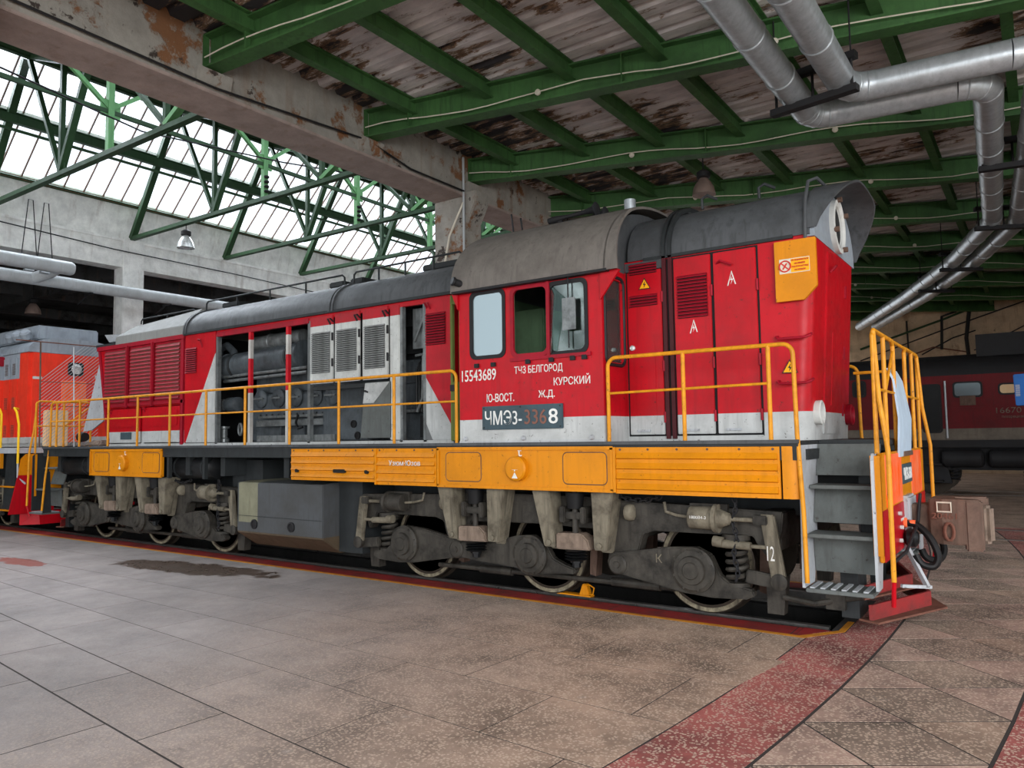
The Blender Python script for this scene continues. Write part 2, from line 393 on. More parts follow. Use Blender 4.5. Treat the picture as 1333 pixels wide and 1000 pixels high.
def rrect(x0, x1, z0, z1, r, n=4):   # rounded rectangle in 2D
    out = []
    for cx, cz, a in ((x1-r, z1-r, 0), (x0+r, z1-r, PI/2), (x0+r, z0+r, PI), (x1-r, z0+r, 1.5*PI)):
        out += [(cx+r*math.cos(a+PI/2*i/n), cz+r*math.sin(a+PI/2*i/n)) for i in range(n+1)]
    return out
# ------------------------------------------------------------------ the building
# floor base with the inspection pit left open
m = MB(); PX = 7.6
for y0, y1 in ((-18, -.98), (.98, 34)): m.box(-34, 17, y0, y1, -.35, -.0015)
m.box(PX, 17, -.98, .98, -.35, -.0015)
floor = struct(m.build('floor', 'floor_joint'), 'worn terrazzo and screed floor with red bands')
m = MB(); m.box(-34, PX, -.98, .98, -1.3, -1.2); m.box(-34, PX, -1.08, -.98, -1.3, -.35); m.box(-34, PX, .98, 1.08, -1.3, -.35); m.box(PX, PX+.1, -1.08, 1.08, -1.3, -.35)
m.build('inspection_pit', 'pit', floor)
for yy in (-.8, .8):
    m = MB(); m.box(-34, PX-.05, yy-.17, yy+.17, -.5, -.17); m.build('pit_ledge', 'pit', floor)
    m = MB(); m.ibeam((-34, yy, 0), (PX-.05, yy, 0), .075, .17, .03, .02); m.build('rail', 'steel_rail', floor)
# red painted pit edge with its yellow line
for sg in (-1, 1):
    x = -20.0; k = 0
    while x < 7.3:
        L = 1.95; x1 = min(x+L, 7.35); a, b = sorted((sg*.985, sg*1.30)); m = MB(); m.box(x+.006, x1-.006, a, b, -.03, 0.0); m.build('edge_slab', 'red_edge', floor)
        x += L
    m = MB(); a, b = sorted((sg*1.30, sg*1.37)); m.box(-20, 7.45, a, b, -.03, .001); m.build('yellow_line', 'yellow_line', floor)
m = MB(); m.prism([(7.35, -1.36), (7.45, -1.36), (7.72, -.95), (7.72, -.5), (7.66, -.5), (7.66, -.93)], 'z', -.03, .002); m.build('yellow_line', 'yellow_line', floor)
m = MB(); m.prism([(7.35, -1.30), (7.38, -1.31), (7.60, -.97), (7.35, -.97)], 'z', -.03, .0005); m.build('edge_slab', 'red_edge', floor)
for a_ in ((-120, 120, -120, -18.02), (17.02, 120, -18, 120)): struct(MB().box(*a_, -.3, -.05).build('ground', 'bounce_yard'), 'unseen pale ground added outside to bounce light into the hall')  # added out of view: blocks sky from below and bounces light inside
# slab rows beside the track: running bond, the rows away from the track run slightly askew
def warp(x, y):
    k = max(0, min(1, (-3.2-y)/2.0)); return (x+.06*(y+4), y-.1*(x-4.0)*k)
def bandx(y): return 7.80-.0125*y*y
def slab(poly, mat, top=0.0, g=.011, name='floor_slab'):
    c = Vector((sum(p[0] for p in poly)/len(poly), sum(p[1] for p in poly)/len(poly))); q = []
    n = len(poly)
    for i in range(n):      # inset by the joint
        a, b, d = Vector(poly[i-1]), Vector(poly[i]), Vector(poly[(i+1) % n]); u = (b-a).normalized(); w = (d-b).normalized()
        n1 = Vector((-u.y, u.x)); n2 = Vector((-w.y, w.x)); s = n1+n2; s = s/max(.2, (1+n1.dot(n2))); q.append((b.x+s.x*g, b.y+s.y*g))
    m = MB(); m.prism([(x-c.x, y-c.y) for x, y in q], 'z', -.04, 0); return m.build(name, mat, floor, loc=(c.x, c.y, top))
rows = [-1.37, -2.2, -3.05, -3.9, -4.65, -5.45, -6.07, -6.9, -7.7, -8.6]
offs = [6.9, 5.9, 6.95, 6.3, 3.98, 3.12, 4.15, 3.4, 5.0]
for j in range(len(rows)-1):
    y1, y0 = rows[j], rows[j+1]; x = offs[j]; L = 1.5
    xs = [offs[j]-L*k for k in range(16)]
    xs = [offs[j]+L*k for k in range(1, 4)][::-1]+xs
    for a, b in zip(xs[1:], xs[:-1]):
        lim = bandx((y0+y1)/2)-.3
        if a > lim-.1: continue
        bb = [min(b, bandx(y)-.31) for y in (y0, y1)]
        P4 = [(a, y0), (bb[0], y0), (bb[1], y1), (a, y1)]
        W4 = []
        for i, (px_, py_) in enumerate(P4):
            wx, wy = warp(px_, py_)
            if i in (1, 2) and bb[i-1] < b-1e-6: wy = py_-.1*(px_-4)*max(0, min(1, (-3.2-py_)/2.0)); wx = bandx(wy)-.318
            W4.append((wx, wy))
        slab(W4, 'floor_slab', random.uniform(0, .0008), .009 if j >= 5 else .006)
# slabs on the other side of the track
for j, (y0, y1) in enumerate(((1.37, 2.6), (2.6, 4.0), (4.0, 5.5), (5.5, 6.8))):
    for k in range(6): slab([(1.0+k*1.05-.3*(j % 2), y0), (2.05+k*1.05-.3*(j % 2) if k < 5 else bandx(y0)-.3, y0), (2.05+k*1.05-.3*(j % 2) if k < 5 else bandx(y1)-.3, y1), (1.0+k*1.05-.3*(j % 2), y1)], 'floor_slab')
# red bands across the track ends and the triangle paving between them
ys = [-9.4+.84*i for i in range(22)]
for n_, (a, b) in enumerate(zip(ys[:-1], ys[1:])):
    l0, l1 = bandx(a), bandx(b)
    la, lb = ((7.73, 7.73) if a > -1.3 and b < 1.4 else (l0-.31, l1-.31))
    slab([(la, a), (l0+.31, a), (l1+.31, b), (lb, b)], 'floor_red', .0, .0015)
    slab([(l0+1.48, a+.75), (l0+2.1, a+.75), (l1+2.1, b+.75), (l1+1.48, b+.75)], 'floor_red', .0, .0015)
    p, q, r, s_ = (l0+.325, a), (l0+1.465, a+.75), (l1+1.465, b+.75), (l1+.325, b)
    # two falling diagonals cut each cell into two triangles and the rhomboid between them
    ma, mb_ = ((p[0]+q[0])/2, (p[1]+q[1])/2), ((s_[0]+r[0])/2, (s_[1]+r[1])/2)
    slab([p, ma, s_], 'floor_tile_light', .0004, .008); slab([ma, q, mb_, s_], 'floor_tile_dark', .0002, .008); slab([q, r, mb_], 'floor_tile_light' if n_ % 3 else 'floor_slab', .0003, .008)
    slab([(l0+2.12, a+.75), (13.6, a+.75), (13.6, b+.75), (l1+2.12, b+.75)], 'floor_tile_light', 0, .006); slab([(13.6, a+.75), (17, a+.75), (17, b+.75), (13.6, b+.75)], 'floor_tile_dark', 0, .006)
# rails of the neighbouring tracks, flush in the floor
for yy in (7.0, 8.52, 17.65, 19.17):
    m = MB(); m.box(-30, 17, yy-.04, yy+.04, -.03, .012); m.build('rail', 'steel_rail', floor)
slab([(-30, 6.8), (bandx(6.8)-.32, 6.8), (bandx(8.2)-.32, 8.24), (-30, 8.24)], 'floor_slab', 0, .006)
for x0, x1, y0, y1 in ((-30, 17, 9.0, 33),):
    for k in range(8): slab([(x0+k*5.8, y0), (x0+(k+1)*5.8, y0), (x0+(k+1)*5.8, y1), (x0+k*5.8, y1)], 'floor_slab', 0, .01)
slab([(-30, 1.37), (.9, 1.37), (.9, 6.8), (-30, 6.8)], 'floor_slab', 0, .01)
slab([(-30, -10), (-18.5, -10), (-18.5, -1.4), (-30, -1.4)], 'floor_slab', 0, .01)
slab([(-30, -18), (17, -18), (17, -9.4), (-30, -9.4)], 'floor_slab', 0, .01)

# ring beam between the low bay and the tall hall
RX0, RX1, RZ0, RZ1 = -.92, -.17, 6.9, 7.76
m = MB(); yb = [-14, -6, 3.4, 12.6, 21.8, 31]
m.box(RX0, RX1, -14, 31, RZ0+.02, RZ1+.3)
ring = struct(m.build('trim_1', 'ring_concrete'), 'peeling concrete ring beam carrying the green ceiling beams')
m = MB(); m.box(RX0-.03, RX1+.035, -14, 31, RZ0, RZ0+.05); m.build('soffit', 'soffit_concrete', ring, .01)
for yy in (-2.62, .5, 3.5, 6.4, 9.4, 12.4):     # corbels under the beam ends
    m = MB(); m.prism([(RX1-.02, RZ0+.05), (RX1+.06, RZ0+.12), (RX1+.10, 7.22), (RX1-.02, 7.22)], 'y', yy-.28, yy+.28); m.build('corbel', 'ring_concrete', ring, .01)
for i, yy in enumerate((-6.0, 3.15, 12.3, 21.4)):
    c = thing('concrete_column', ['plastered concrete column under the ring beam behind the red cab roof', ][0] if i == 1 else 'plastered concrete column carrying the ring beam outside the view', 'column', (0, 0, 0))
    if i != 1: c['group'] = 'ring beam columns out of sight'
    m = MB(); m.box(-.95, -.17, yy, yy+.62, 0, RZ0); m.build('shaft', 'ring_concrete', c, .02)
    m = MB(); m.prism([(-.17, 6.2), (.12, 6.75), (.12, RZ0+.1), (-.17, RZ0+.1)], 'y', yy+.05, yy+.5); m.build('bracket', 'ring_concrete', c, .02)
    if i == 1:
        m = MB(); m.cyl((-.13, yy-.03, 0.2), (-.13, yy-.03, 7.7), .025, n=8); m.build('conduit', 'pipe_grey', c)
        m = MB(); m.tube([(-.13, yy-.04, 6.75), (-.3, yy-.05, 6.45), (-.5, yy-.05, 6.1), (-.62, yy-.05, 5.6), (-.62, yy-.05, 4)], .022, 6); m.build('conduit', 'cable_white', c)
# low bay ceiling: main beams, purlins, corrugated deck
BZ, DZ = 7.24, 7.74
beams = []
L0 = [(-.17, -2.64, -2.03), (-.17, .49, 2.28), (-.17, 3.45, 6.35), (-.3, 6.55, 9.95)]     # (x, y at the ring, y at x = 9.0)
for k in range(1, 8): L0.append((-.3, 6.55+3.0*k, 9.95+3.65*k))
for k in range(1, 5): L0.append((-.17, -2.64-3.0*k, -2.03-3.0*k))
blabel = {0: 'green steel I-beam with a white cable on its side nearest the stained end of the ring beam', 1: 'green steel I-beam crossing behind the twin galvanised ducts above the loco cab',
          2: 'green steel I-beam just in front of the pendant lamp over the short hood', 3: 'green steel I-beam just behind the pendant lamp over the short hood'}
for i, (x, ya, yb_) in enumerate(L0):
    s = (yb_-ya)/(9.0-x); e = (15.5, ya+s*(15.5-x), DZ); p = (x-.1, ya-s*.1, DZ)
    o = thing('ceiling_beam', blabel.get(i, 'green steel I-beam number %s past the pendant lamp over the short hood' % ['two', 'three', 'four', 'five', 'six', 'seven', 'eight'][i-4] if i < 11 else 'green steel I-beam over the open floor before the locomotive'), 'beam', (0, 0, 0), None if i < 11 else 'green ceiling beams before the locomotive')
    m = MB(); m.ibeam(p, e, .26, DZ-BZ, .03, .02); m.build('girder', 'beam_green', o)
    for xs_ in (x+.02, x+.9, x+4.6):          # bolted end plate and stiffeners
        yy = ya+s*(xs_-x); m = MB(); m.beam((xs_, yy-.1, 7.27), (xs_, yy-.1, 7.71), .02, .09, (0, 1, 0)); m.build('stiffener', 'beam_green', o)
    if i < 9:                                 # limp white cable clipped along the web
        rnd = random.Random(i); pts = []
        for q in range(40):
            xx = x+q*.4; yy = ya+s*(xx-x)-.145; pts.append((xx, yy+.02, BZ+.13+.05*math.sin(q*.7+i)+.02*rnd.random()))
        m = MB(); m.tube(pts, .011, 5); m.build('cable', 'cable_white', o)
        for xx in ((3.1, 6.6) if i < 6 else (4.0,)):
            yy = ya+s*(xx-x)-.14; m = MB(); m.lathe([(0, .05), (.03, .05), (.045, .035)], (xx, yy, BZ+.13), (0, -1, 0), 12); m.build('junction_box', 'cable_white', o)
    beams.append((x, ya, s))
ceil_m = MB(); ceil_m.box(RX1, 15.5, -15, 33, DZ+.16, DZ+.3)
ceiling = struct(ceil_m.build('ceiling', 'dark_ceiling'), 'low ceiling of peeling painted corrugated deck between green purlins')
px_list = [.75+1.42*i for i in range(11)]
for x in px_list:
    m = MB(); m.ibeam((x, -15, DZ+.03), (x, 33, DZ+.03), .15, .26, .022, .02); m.build('purlin', 'beam_green', ceiling)
def deck_panel(w, l):
    m = MB(); n = 8; p = l/n; prof = []
    for i in range(n): prof += [(i*p, .09), (i*p+.06, .09), (i*p+.11, 0), (i*p+p-.05, 0)]
    prof.append((l, .09))
    q = [(0, u, v) for u, v in prof]; r = [(w, u, v) for u, v in prof]; k = len(prof)
    m.add(q+r, [(i, i+1, k+i+1, k+i) for i in range(k-1)]); m.add([(0, 0, .09), (w, 0, .09), (w, l, .09), (0, l, .09), (0, 0, .11), (w, 0, .11), (w, l, .11), (0, l, .11)], [(4, 5, 6, 7)])
    return m.mesh('ceiling_panel', smooth=False)
edges = [RX1]+px_list
panel_mesh = {}
for a, b in zip(edges[:-1], edges[1:]):
    w = round(b-a-.012, 3)
    if w not in panel_mesh: panel_mesh[w] = deck_panel(w, 2.98)
    for j in range(-4, 11):
        o = obj('ceiling_panel', panel_mesh[w], 'deck_paint', ceiling, (a+.006, j*3.0+random.uniform(-.02, .02), DZ+.035+random.uniform(0, .012)))
# rubble packs / loose mortar lumps along the purlin edges
lump = MB().box(-.05, .05, -.09, .09, -.02, .06).mesh('mortar_lump', .02)
for x in px_list[:8]:
    for j in range(-10, 34, 2):
        if random.random() < .35: obj('mortar_lump', lump, 'deck_paint', ceiling, (x+.14, j*.42+random.uniform(-.1, .1), DZ+.02))
# tall hall: far side fascia, columns, saw-tooth skylight, shed roof
FX = -12.0
m = MB(); m.box(FX-.5, FX, -14, 24, 6.95, 7.75); m.hexa([(FX-.5, -14, 7.75), (FX-.26, -14, 7.75), (FX-.26, 24, 7.75), (FX-.5, 24, 7.75)], [(FX-.5, -14, 8.8), (FX-.02, -14, 8.8), (FX-.02, 24, 8.8), (FX-.5, 24, 8.8)])
wl = struct(m.build('wall_left', 'white_concrete'), 'white plastered upstand beam under the skylight')
m = MB(); m.box(FX-.3, FX+.03, -14, 24, 7.70, 7.78); m.build('ledge', 'white_concrete', wl, .01)
m = MB(); m.box(FX-.1, FX+.06, -14, 24, 8.76, 8.86); m.build('sill', 'rust', wl, .01)
for i, yy in enumerate((-6.5, 2.3, 11.5, 20.6)):
    c = tag(MB().box(FX-.45, FX+.06, yy, yy+.62, 0, 7.8).build('concrete_column', 'white_concrete', bevel=.02),
            'white concrete column of the far colonnade behind the long hood end' if i == 1 else 'white concrete column of the far colonnade out of view', 'column')
    if i != 1: c['group'] = 'far colonnade columns out of view'
# skylight
G0, G1 = Vector((FX, 0, 8.83)), Vector((-9.5, 0, 11.05)); gd = G1-G0; gn = Vector((-gd.z, 0, gd.x)).normalized()
m = MB()
for f_ in (0.0, .52, 1.0):
    c = G0+gd*f_; m.beam((c.x, -14, c.z), (c.x, 24, c.z), .10, .16, tuple(gn))
win = struct(m.build('window_1', 'truss_green'), 'long saw-tooth skylight of wired glass panes in dark bars')
my = -13.9; pane_mesh = {}
def pane(f0, f1):
    if (f0, f1) not in pane_mesh:
        a, b = G0+gd*f0, G0+gd*f1; mm = MB(); mm.hexa([a+gn*.02, a+gn*.02+Vector((0, .505, 0)), a+gn*.026+Vector((0, .505, 0)), a+gn*.026], [b+gn*.02, b+gn*.02+Vector((0, .505, 0)), b+gn*.026+Vector((0, .505, 0)), b+gn*.026])
        pane_mesh[(f0, f1)] = mm.mesh('pane')
    return pane_mesh[(f0, f1)]
mull = MB().beam(G0+gn*.01, G1+gn*.01, .03, .045, tuple(gn)).mesh('mullion')
for k in range(72):
    y = -13.9+k*.52; obj('mullion', mull, 'rust_dark', win, (0, y, 0))
    for f0, f1 in ((.02, .5), (.54, .98)): obj('pane', pane(f0, f1), 'skylight_glass', win, (0, y+.007, 0))
# shed roof from the top of the glass down to the ring beam
def shed(x): return 11.15-(x+9.6)*.3687
m = MB()
for xa_, xb_ in ((-9.6, -6.4), (-2.0, RX0)): m.hexa([(xa_, -14, shed(xa_)), (xb_, -14, shed(xb_)), (xb_, 24, shed(xb_)), (xa_, 24, shed(xa_))], [(xa_, -14, shed(xa_)+.2), (xb_, -14, shed(xb_)+.2), (xb_, 24, shed(xb_)+.2), (xa_, 24, shed(xa_)+.2)])
w2 = MB()
for xx in (-6.4, -4.2, -2.0): w2.beam((xx, -14, shed(xx)+.06), (xx, 24, shed(xx)+.06), .1, .12)
win2 = struct(w2.build('window_2', 'truss_green'), 'unseen glazed strip added in the shed roof slope to light the hall')  # hidden behind the ring beam, added to light the white fascia
p2m = [MB().hexa([(a_, .01, shed(a_)+.1), (b_, .01, shed(b_)+.1), (b_, 1.03, shed(b_)+.1), (a_, 1.03, shed(a_)+.1)], [(a_, .01, shed(a_)+.106), (b_, .01, shed(b_)+.106), (b_, 1.03, shed(b_)+.106), (a_, 1.03, shed(a_)+.106)]).mesh('pane') for a_, b_ in ((-6.36, -4.24), (-4.16, -2.04))]
mu2 = MB().beam((-6.4, 0, shed(-6.4)+.09), (-2.0, 0, shed(-2.0)+.09), .04, .06).mesh('mullion')
for k in range(36):
    obj('mullion', mu2, 'rust_dark', win2, (0, -13.9+k*1.04, 0))
    for q_ in p2m: obj('pane', q_, 'skylight_glass', win2, (0, -13.9+k*1.04, 0))
hroof = struct(m.build('ceiling', 'shed_roof'), 'shed roof of the tall hall above the green trusses, lightened to bounce daylight')
for k in (0, 1, 2, 6):
    f_ = k/6.5; x = -9.6+f_*8.5; z = 11.12-f_*8.5*.369; m = MB(); m.beam((x, -14, z-.08), (x, 24, z-.08), .1, .16); m.build('purlin', 'truss_green', hroof)
m = MB(); m.beam((-9.55, -14, 11.06), (-9.55, 24, 11.06), .12, .3); m.build('gutter_beam', 'truss_green', hroof)
# trusses every 3.05 m across the hall
TY = [-4.6, -1.2, 2.55, 5.6, 8.65, 11.7, 14.75]
tl = {0: 'green roof truss nearest the rust-stained end of the ring beam', 1: 'green roof truss whose tie lands beside the hanging grey duct', 2: 'green roof truss landing on the white column with a pendant lamp on its tie',
      3: 'green roof truss one bay beyond the white column', 4: 'green roof truss two bays beyond the white column', 5: 'green roof truss three bays beyond the white column', 6: 'green roof truss four bays beyond the white column'}
def top(x): return 11.05-(x+9.6)*.369
for i, y in enumerate(TY):
    tr_ = thing('roof_truss', tl.get(i, 'green roof truss of the tall hall farther along or out of view'), 'truss', (0, 0, 0), None if i in tl else 'green hall trusses farther along')
    def mem(nm, p, q, w=.09, h=.09, mt='truss_green'):
        MB().beam((p[0], y, p[1]), (q[0], y, q[1]), w, h, (0, 1, 0)).build(nm, mt, tr_)
    mem('bottom_chord', (-11.95, 7.82), (-.6, 7.78), .10, .14)
    mem('rafter', (-11.95, 7.82), (-9.85, 11.0), .14, .16)
    mem('top_chord', (-9.9, 11.1), (-.8, top(-.8)-.12), .10, .12)
    for bx in (-7.95, -3.8):
        mem('strut', (bx, 7.85), (bx, top(bx)), .10, .10, 'truss_green'); mem('strut', (bx, 7.85), (bx-1.75, top(bx-1.75)-.05), .08, .1)
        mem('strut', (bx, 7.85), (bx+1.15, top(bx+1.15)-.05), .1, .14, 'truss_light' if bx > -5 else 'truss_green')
        MB().box(bx-.16, bx+.16, y-.012, y+.012, 7.72, 8.05).build('gusset', 'truss_green', tr_)
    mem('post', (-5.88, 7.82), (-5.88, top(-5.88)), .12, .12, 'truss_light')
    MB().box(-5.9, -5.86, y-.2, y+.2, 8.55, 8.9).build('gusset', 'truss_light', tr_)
    if i < len(TY)-1:
        for s_ in (1, -1):
            a = (-5.88, y, 8.72) if s_ > 0 else (-5.88, TY[i+1], 8.72); b = (-5.88, y+1.1, top(-5.88)-.1) if s_ > 0 else (-5.88, TY[i+1]-1.1, top(-5.88)-.1)
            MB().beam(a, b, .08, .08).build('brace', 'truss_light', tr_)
    for q in range(4): MB().lathe([(0, .05), (.03, .07), (.06, .05)], (-5.80, y, 7.95+q*.12), (0, 0, 1), 10).build('insulator', 'black_iron', tr_) if i in (2, 3) else None
for x, z, w, lab in ((-5.88, 8.66, .09, 'green longitudinal strut tying the truss posts together'), (-10.55, 9.75, .2, 'heavy green purlin running behind the skylight glass at mid height'), (-9.0, 8.9, .06, 'thin green tie rod running along below the skylight')):
    tag(MB().beam((x, -13, z), (x, 22, z), w*.7, w).build('longitudinal_strut', 'truss_green'), lab, 'strut')
for i, (pts, lab) in enumerate((([(-11.9, -3, 7.65), (-11.9, 2, 7.4), (-11.9, 6, 7.35), (-11.9, 11, 7.2)], 'thin black cable sagging along the white upstand'),
                 ([(-.1, -6, 7.05), (-.1, -2.6, 6.98), (-.1, .4, 7.18), (-.1, 1.5, 6.98), (-.1, 3.1, 6.98)], 'black cable looped along the ring beam face'),
                 ([(-4, -6, 8.2), (-5, -1, 8.1), (-4.5, 2, 8.25), (-3, 5.5, 8.3)], 'thin black wire strung between the hall trusses'),
                 ([(-2.5, -6, 8.2), (-2.5, -1, 8.0), (-2.2, 3, 8.05), (-2, 9, 7.9)], 'thin black wire strung under the shed roof'))):
    tag(MB().tube(pts, .018, 5).build('cable', 'black_iron'), lab, 'cable')
# dark bay beyond the colonnade, end walls
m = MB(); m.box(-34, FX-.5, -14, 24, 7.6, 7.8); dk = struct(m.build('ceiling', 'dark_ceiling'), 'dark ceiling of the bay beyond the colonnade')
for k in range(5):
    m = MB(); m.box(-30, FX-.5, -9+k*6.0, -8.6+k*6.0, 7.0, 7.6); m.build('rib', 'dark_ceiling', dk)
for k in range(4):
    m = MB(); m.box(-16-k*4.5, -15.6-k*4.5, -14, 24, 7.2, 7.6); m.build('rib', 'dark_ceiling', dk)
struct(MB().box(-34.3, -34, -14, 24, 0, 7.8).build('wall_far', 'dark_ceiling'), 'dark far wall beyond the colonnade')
struct(MB().wall(-34, RX0, 0, 11.5, [(-11.6, -1.3, 4.5, 10.5)], 'y', 24, 24.3).build('wall_end', 'wall_beige'), 'rear gable of the tall hall with a high opening added to let light in')  # gable opening made up to bring daylight into the hall
struct(MB().wall(-34, RX0, 0, 11.5, [(-11.6, -1.3, .3, 10.4)], 'y', -14.3, -14).build('wall_front', 'wall_beige'), 'front gable of the tall hall with a wide opening added to let light in')  # opening made up so daylight reaches the fascia and rear locomotive
wb_ = struct(MB().box(-.9, 16, 31, 31.3, 0, 7.9).build('wall_back', 'wall_beige'), 'peeling beige plaster wall behind the dark locomotive')
struct(MB().wall(-15, 31, 0, 7.9, [(-13.5, -9, 0, 6.2), (-7.5, -3, 0, 6.2), (-1.5, 3, 0, 6.2)], 'x', 15.2, 15.5).build('wall_right', 'wall_beige'), 'unseen gate wall on the turntable side, added to keep the far track dark')  # out of view, put in to shade the far locomotive
for k, (a, b, z) in enumerate(((1.5, 4.5, 5.0), (4.8, 6.2, 5.6), (6.6, 9.5, 4.9))):
    m = MB(); m.box(a, b, 30.9, 31, z, z+.9); m.build('plaster_patch', 'wall_beige', wb_, .01)
# ------------------------------------------------------------------ the diesel locomotive (track along x, origin on the rail under its middle)
LOCO = thing('diesel_locomotive', 'red and white diesel shunting locomotive with yellow skirts and open engine doors', 'locomotive')
def part(m, name, mat, parent=None, bevel=0): return m.build(name, mat, parent or LOCO, bevel)
PZ = 1.84; SY = 1.56; HY = .98
# --- underframe and walkway
m = MB(); m.box(-8.0, 8.0, -.55, .55, 1.05, 1.7); m.box(-7.6, 7.55, -1.35, 1.35, 1.66, 1.76)
for x in (-7.2, -6.0, -2.6, -1.6, 0, 1.5, 2.9, 5.8, 7.1): m.box(x-.06, x+.06, -1.4, 1.4, 1.35, 1.7)
frame = part(m, 'underframe', 'frame_dark')
m = MB(); m.box(-7.58, 7.52, -SY, SY, 1.78, PZ); m.box(7.52, 8.14, -.82, .82, 1.78, PZ); m.box(-8.14, -7.58, -.82, .82, 1.78, PZ)
walk = part(m, 'walkway', 'frame_dark', bevel=.008)
m = MB(); m.box(-7.56, 7.5, -SY+.005, -SY+.03, 1.66, 1.79); m.box(-7.56, 7.5, SY-.03, SY-.005, 1.66, 1.79); part(m, 'edge_channel', 'frame_dark')
m = MB(); m.beam((-7.58, -SY, PZ-.005), (7.52, -SY, PZ-.005), .035, .035); part(m, 'edge_angle', 'roof_grey', walk)
for x in (-3.0, -1.95): part(MB().box(x, x+.06, -1.54, -1.48, 1.3, 1.72), 'hanger', 'frame_dark')
# --- yellow skirts (smooth bolster skirts with round caps, ribbed access covers)
def smooth_skirt(x0, x1, sg):
    y = sg*SY; a, b = sorted((y-sg*.03, y+sg*.0)); m = MB(); m.box(x0, x1, a, b, 1.32, 1.79)
    for zz in (1.32, 1.775): m.box(x0, x1, *sorted((y, y+sg*.02)), zz-.015, zz+.025)
    for xx in (x0+.02, x1-.02): m.box(xx-.02, xx+.02, *sorted((y, y+sg*.02)), 1.32, 1.79)
    s = part(m, 'skirt', 'yellow_paint', bevel=.005); xc = (x0+x1)/2
    m = MB(); m.lathe([(0, .145), (.07, .145), (.09, .125), (.095, .06)], (xc, y, 1.55), (0, sg, 0), 28); part(m, 'cap', 'yellow_paint', s, 0)
    for u in (-.82, .88):
        m = MB(); m.prism(rrect(xc+u-.27, xc+u+.27, 1.39, 1.73, .05), 'y', *sorted((y, y+sg*.008))); part(m, 'cover', 'yellow_paint', s, .003); part(MB().tube([(a_, y+sg*.004, b_) for a_, b_ in rrect(xc+u-.275, xc+u+.275, 1.385, 1.735, .055)], .006, 4, True), 'cover_joint', 'rust_dark', s)
    if sg < 0:
        text('stencil', 'Т', (xc-.03, y-.096, 1.52), .08, .02, 'chalk', s); text('stencil', '▲', (xc-.03, y-.096, 1.44), .08, .07, 'chalk', s)
        text('stencil', 't', (xc-.01, y-.002, 1.69), .06, .09, 'chalk', s)
    return s
def ribbed_skirt(x0, x1, sg, z0=1.31, z1=1.79, n=4, holes=False):
    y = sg*SY; prof = []; h = (z1-z0-.06)/n; z = z0; m = MB()
    m.box(x0, x1, *sorted((y-sg*.03, y)), z0, z1)
    for k in range(n):
        zz = z0+.04+k*h; m.add([(x0+.02, y, zz), (x1-.02, y, zz), (x1-.02, y+sg*.03, zz+.012), (x0+.02, y+sg*.03, zz+.012), (x1-.02, y, zz+.07), (x0+.02, y, zz+.07)],
                       [(0, 1, 2, 3), (3, 2, 4, 5), (0, 3, 5), (1, 4, 2)])
    s = part(m, 'skirt', 'yellow_paint')
    if sg < 0:
        nb = max(3, int((x1-x0)/.26)); bolt = MB().lathe([(0, .012), (.008, .012)], (0, y, 0), (0, sg, 0), 8).mesh('bolt')
        for k in range(nb): obj('bolt', bolt, 'rust_dark', s, (x0+.06+(x1-x0-.12)*k/(nb-1), 0, z1-.025))
        if holes:
            m = MB(); m.prism(rrect(x0+.93, x0+1.17, z0+.115, z0+.165, .02), 'y', y-.033, y-.002); part(m, 'slot', 'void', s)
            for u in (.15, 1.58):
                m = MB(); m.prism(rrect(x0+u-.03, x0+u+.03, z0+.11, z0+.16, .02), 'y', y-.033, y-.002); part(m, 'slot', 'void', s)
    return s
for sg in (-1, 1):
    smooth_skirt(3.13, 5.60, sg); smooth_skirt(-5.60, -3.10, sg)
    ribbed_skirt(.31, 2.05, sg, 1.34, 1.79, 4, True); s2 = ribbed_skirt(2.06, 3.11, sg, 1.31, 1.79); ribbed_skirt(5.62, 7.34, sg, 1.30, 1.79)
    if sg < 0: text('stencil', 'Узюм·Юзов', (2.32, -SY-.034, 1.565), .55, .07, 'chalk', s2)
    m = MB(); m.loft([[(7.36, sg*SY, z), (7.44, sg*(SY+.005), z), (7.50, sg*(SY-.03), z), (7.52, sg*(SY-.1), z), (7.36, sg*(SY-.1), z)] for z in (1.30, 1.79)]); part(m, 'corner_skirt', 'yellow_paint')
    for xs_ in (2.04, 5.6): part(MB().box(xs_, xs_+.03, *sorted((sg*(SY-.01), sg*(SY+.02))), 1.31, 1.79), 'seam_strip', 'yellow_paint')
# --- fuel tank
tp = [(-1.5, .5), (-1.5, 1.27), (-1.3, 1.29), (1.3, 1.29), (1.5, 1.27), (1.5, .5), (1.15, .27), (-1.15, .27)]
m = MB(); m.prism(tp, 'x', -1.06, .93); tank = part(m, 'fuel_tank', 'tank_grey', bevel=.012)
for x in (-.62, .25):
    m = MB(); m.lathe([(0, .075), (.02, .075), (.025, .05), (.01, .045), (.01, .0)], (x, -1.5, .64), (0, -1, 0), 18); part(m, 'sight_plug', 'black_iron', tank)
m = MB(); m.box(-1.04, .91, -1.506, -1.498, .755, .762); part(m, 'weld_seam', 'frame_dark', tank)
m = MB(); m.box(.94, 1.42, -1.2, 1.2, .3, 1.6); part(m, 'battery_box', 'frame_dark')
m = MB(); m.box(-1.9, -1.1, -1.0, 1.0, .6, 1.6); part(m, 'battery_box', 'frame_dark')
# --- air reservoirs
for x0, x1 in ((-7.4, -6.0), (-3.25, -1.97)):
    m = MB(); L = x1-x0; m.lathe([(0, .02), (.02, .12), (.06, .19), (.12, .205), (L-.12, .205), (L-.06, .19), (L, .05)], (x0, -1.18, 1.48), (1, 0, 0), 28); r = part(m, 'air_reservoir', 'black_oily')
    for u in (.18, L-.3):
        m = MB(); m.lathe([(0, .212), (.05, .212)], (x0+u, -1.18, 1.48), (1, 0, 0), 28); part(m, 'strap', 'frame_dark', r)
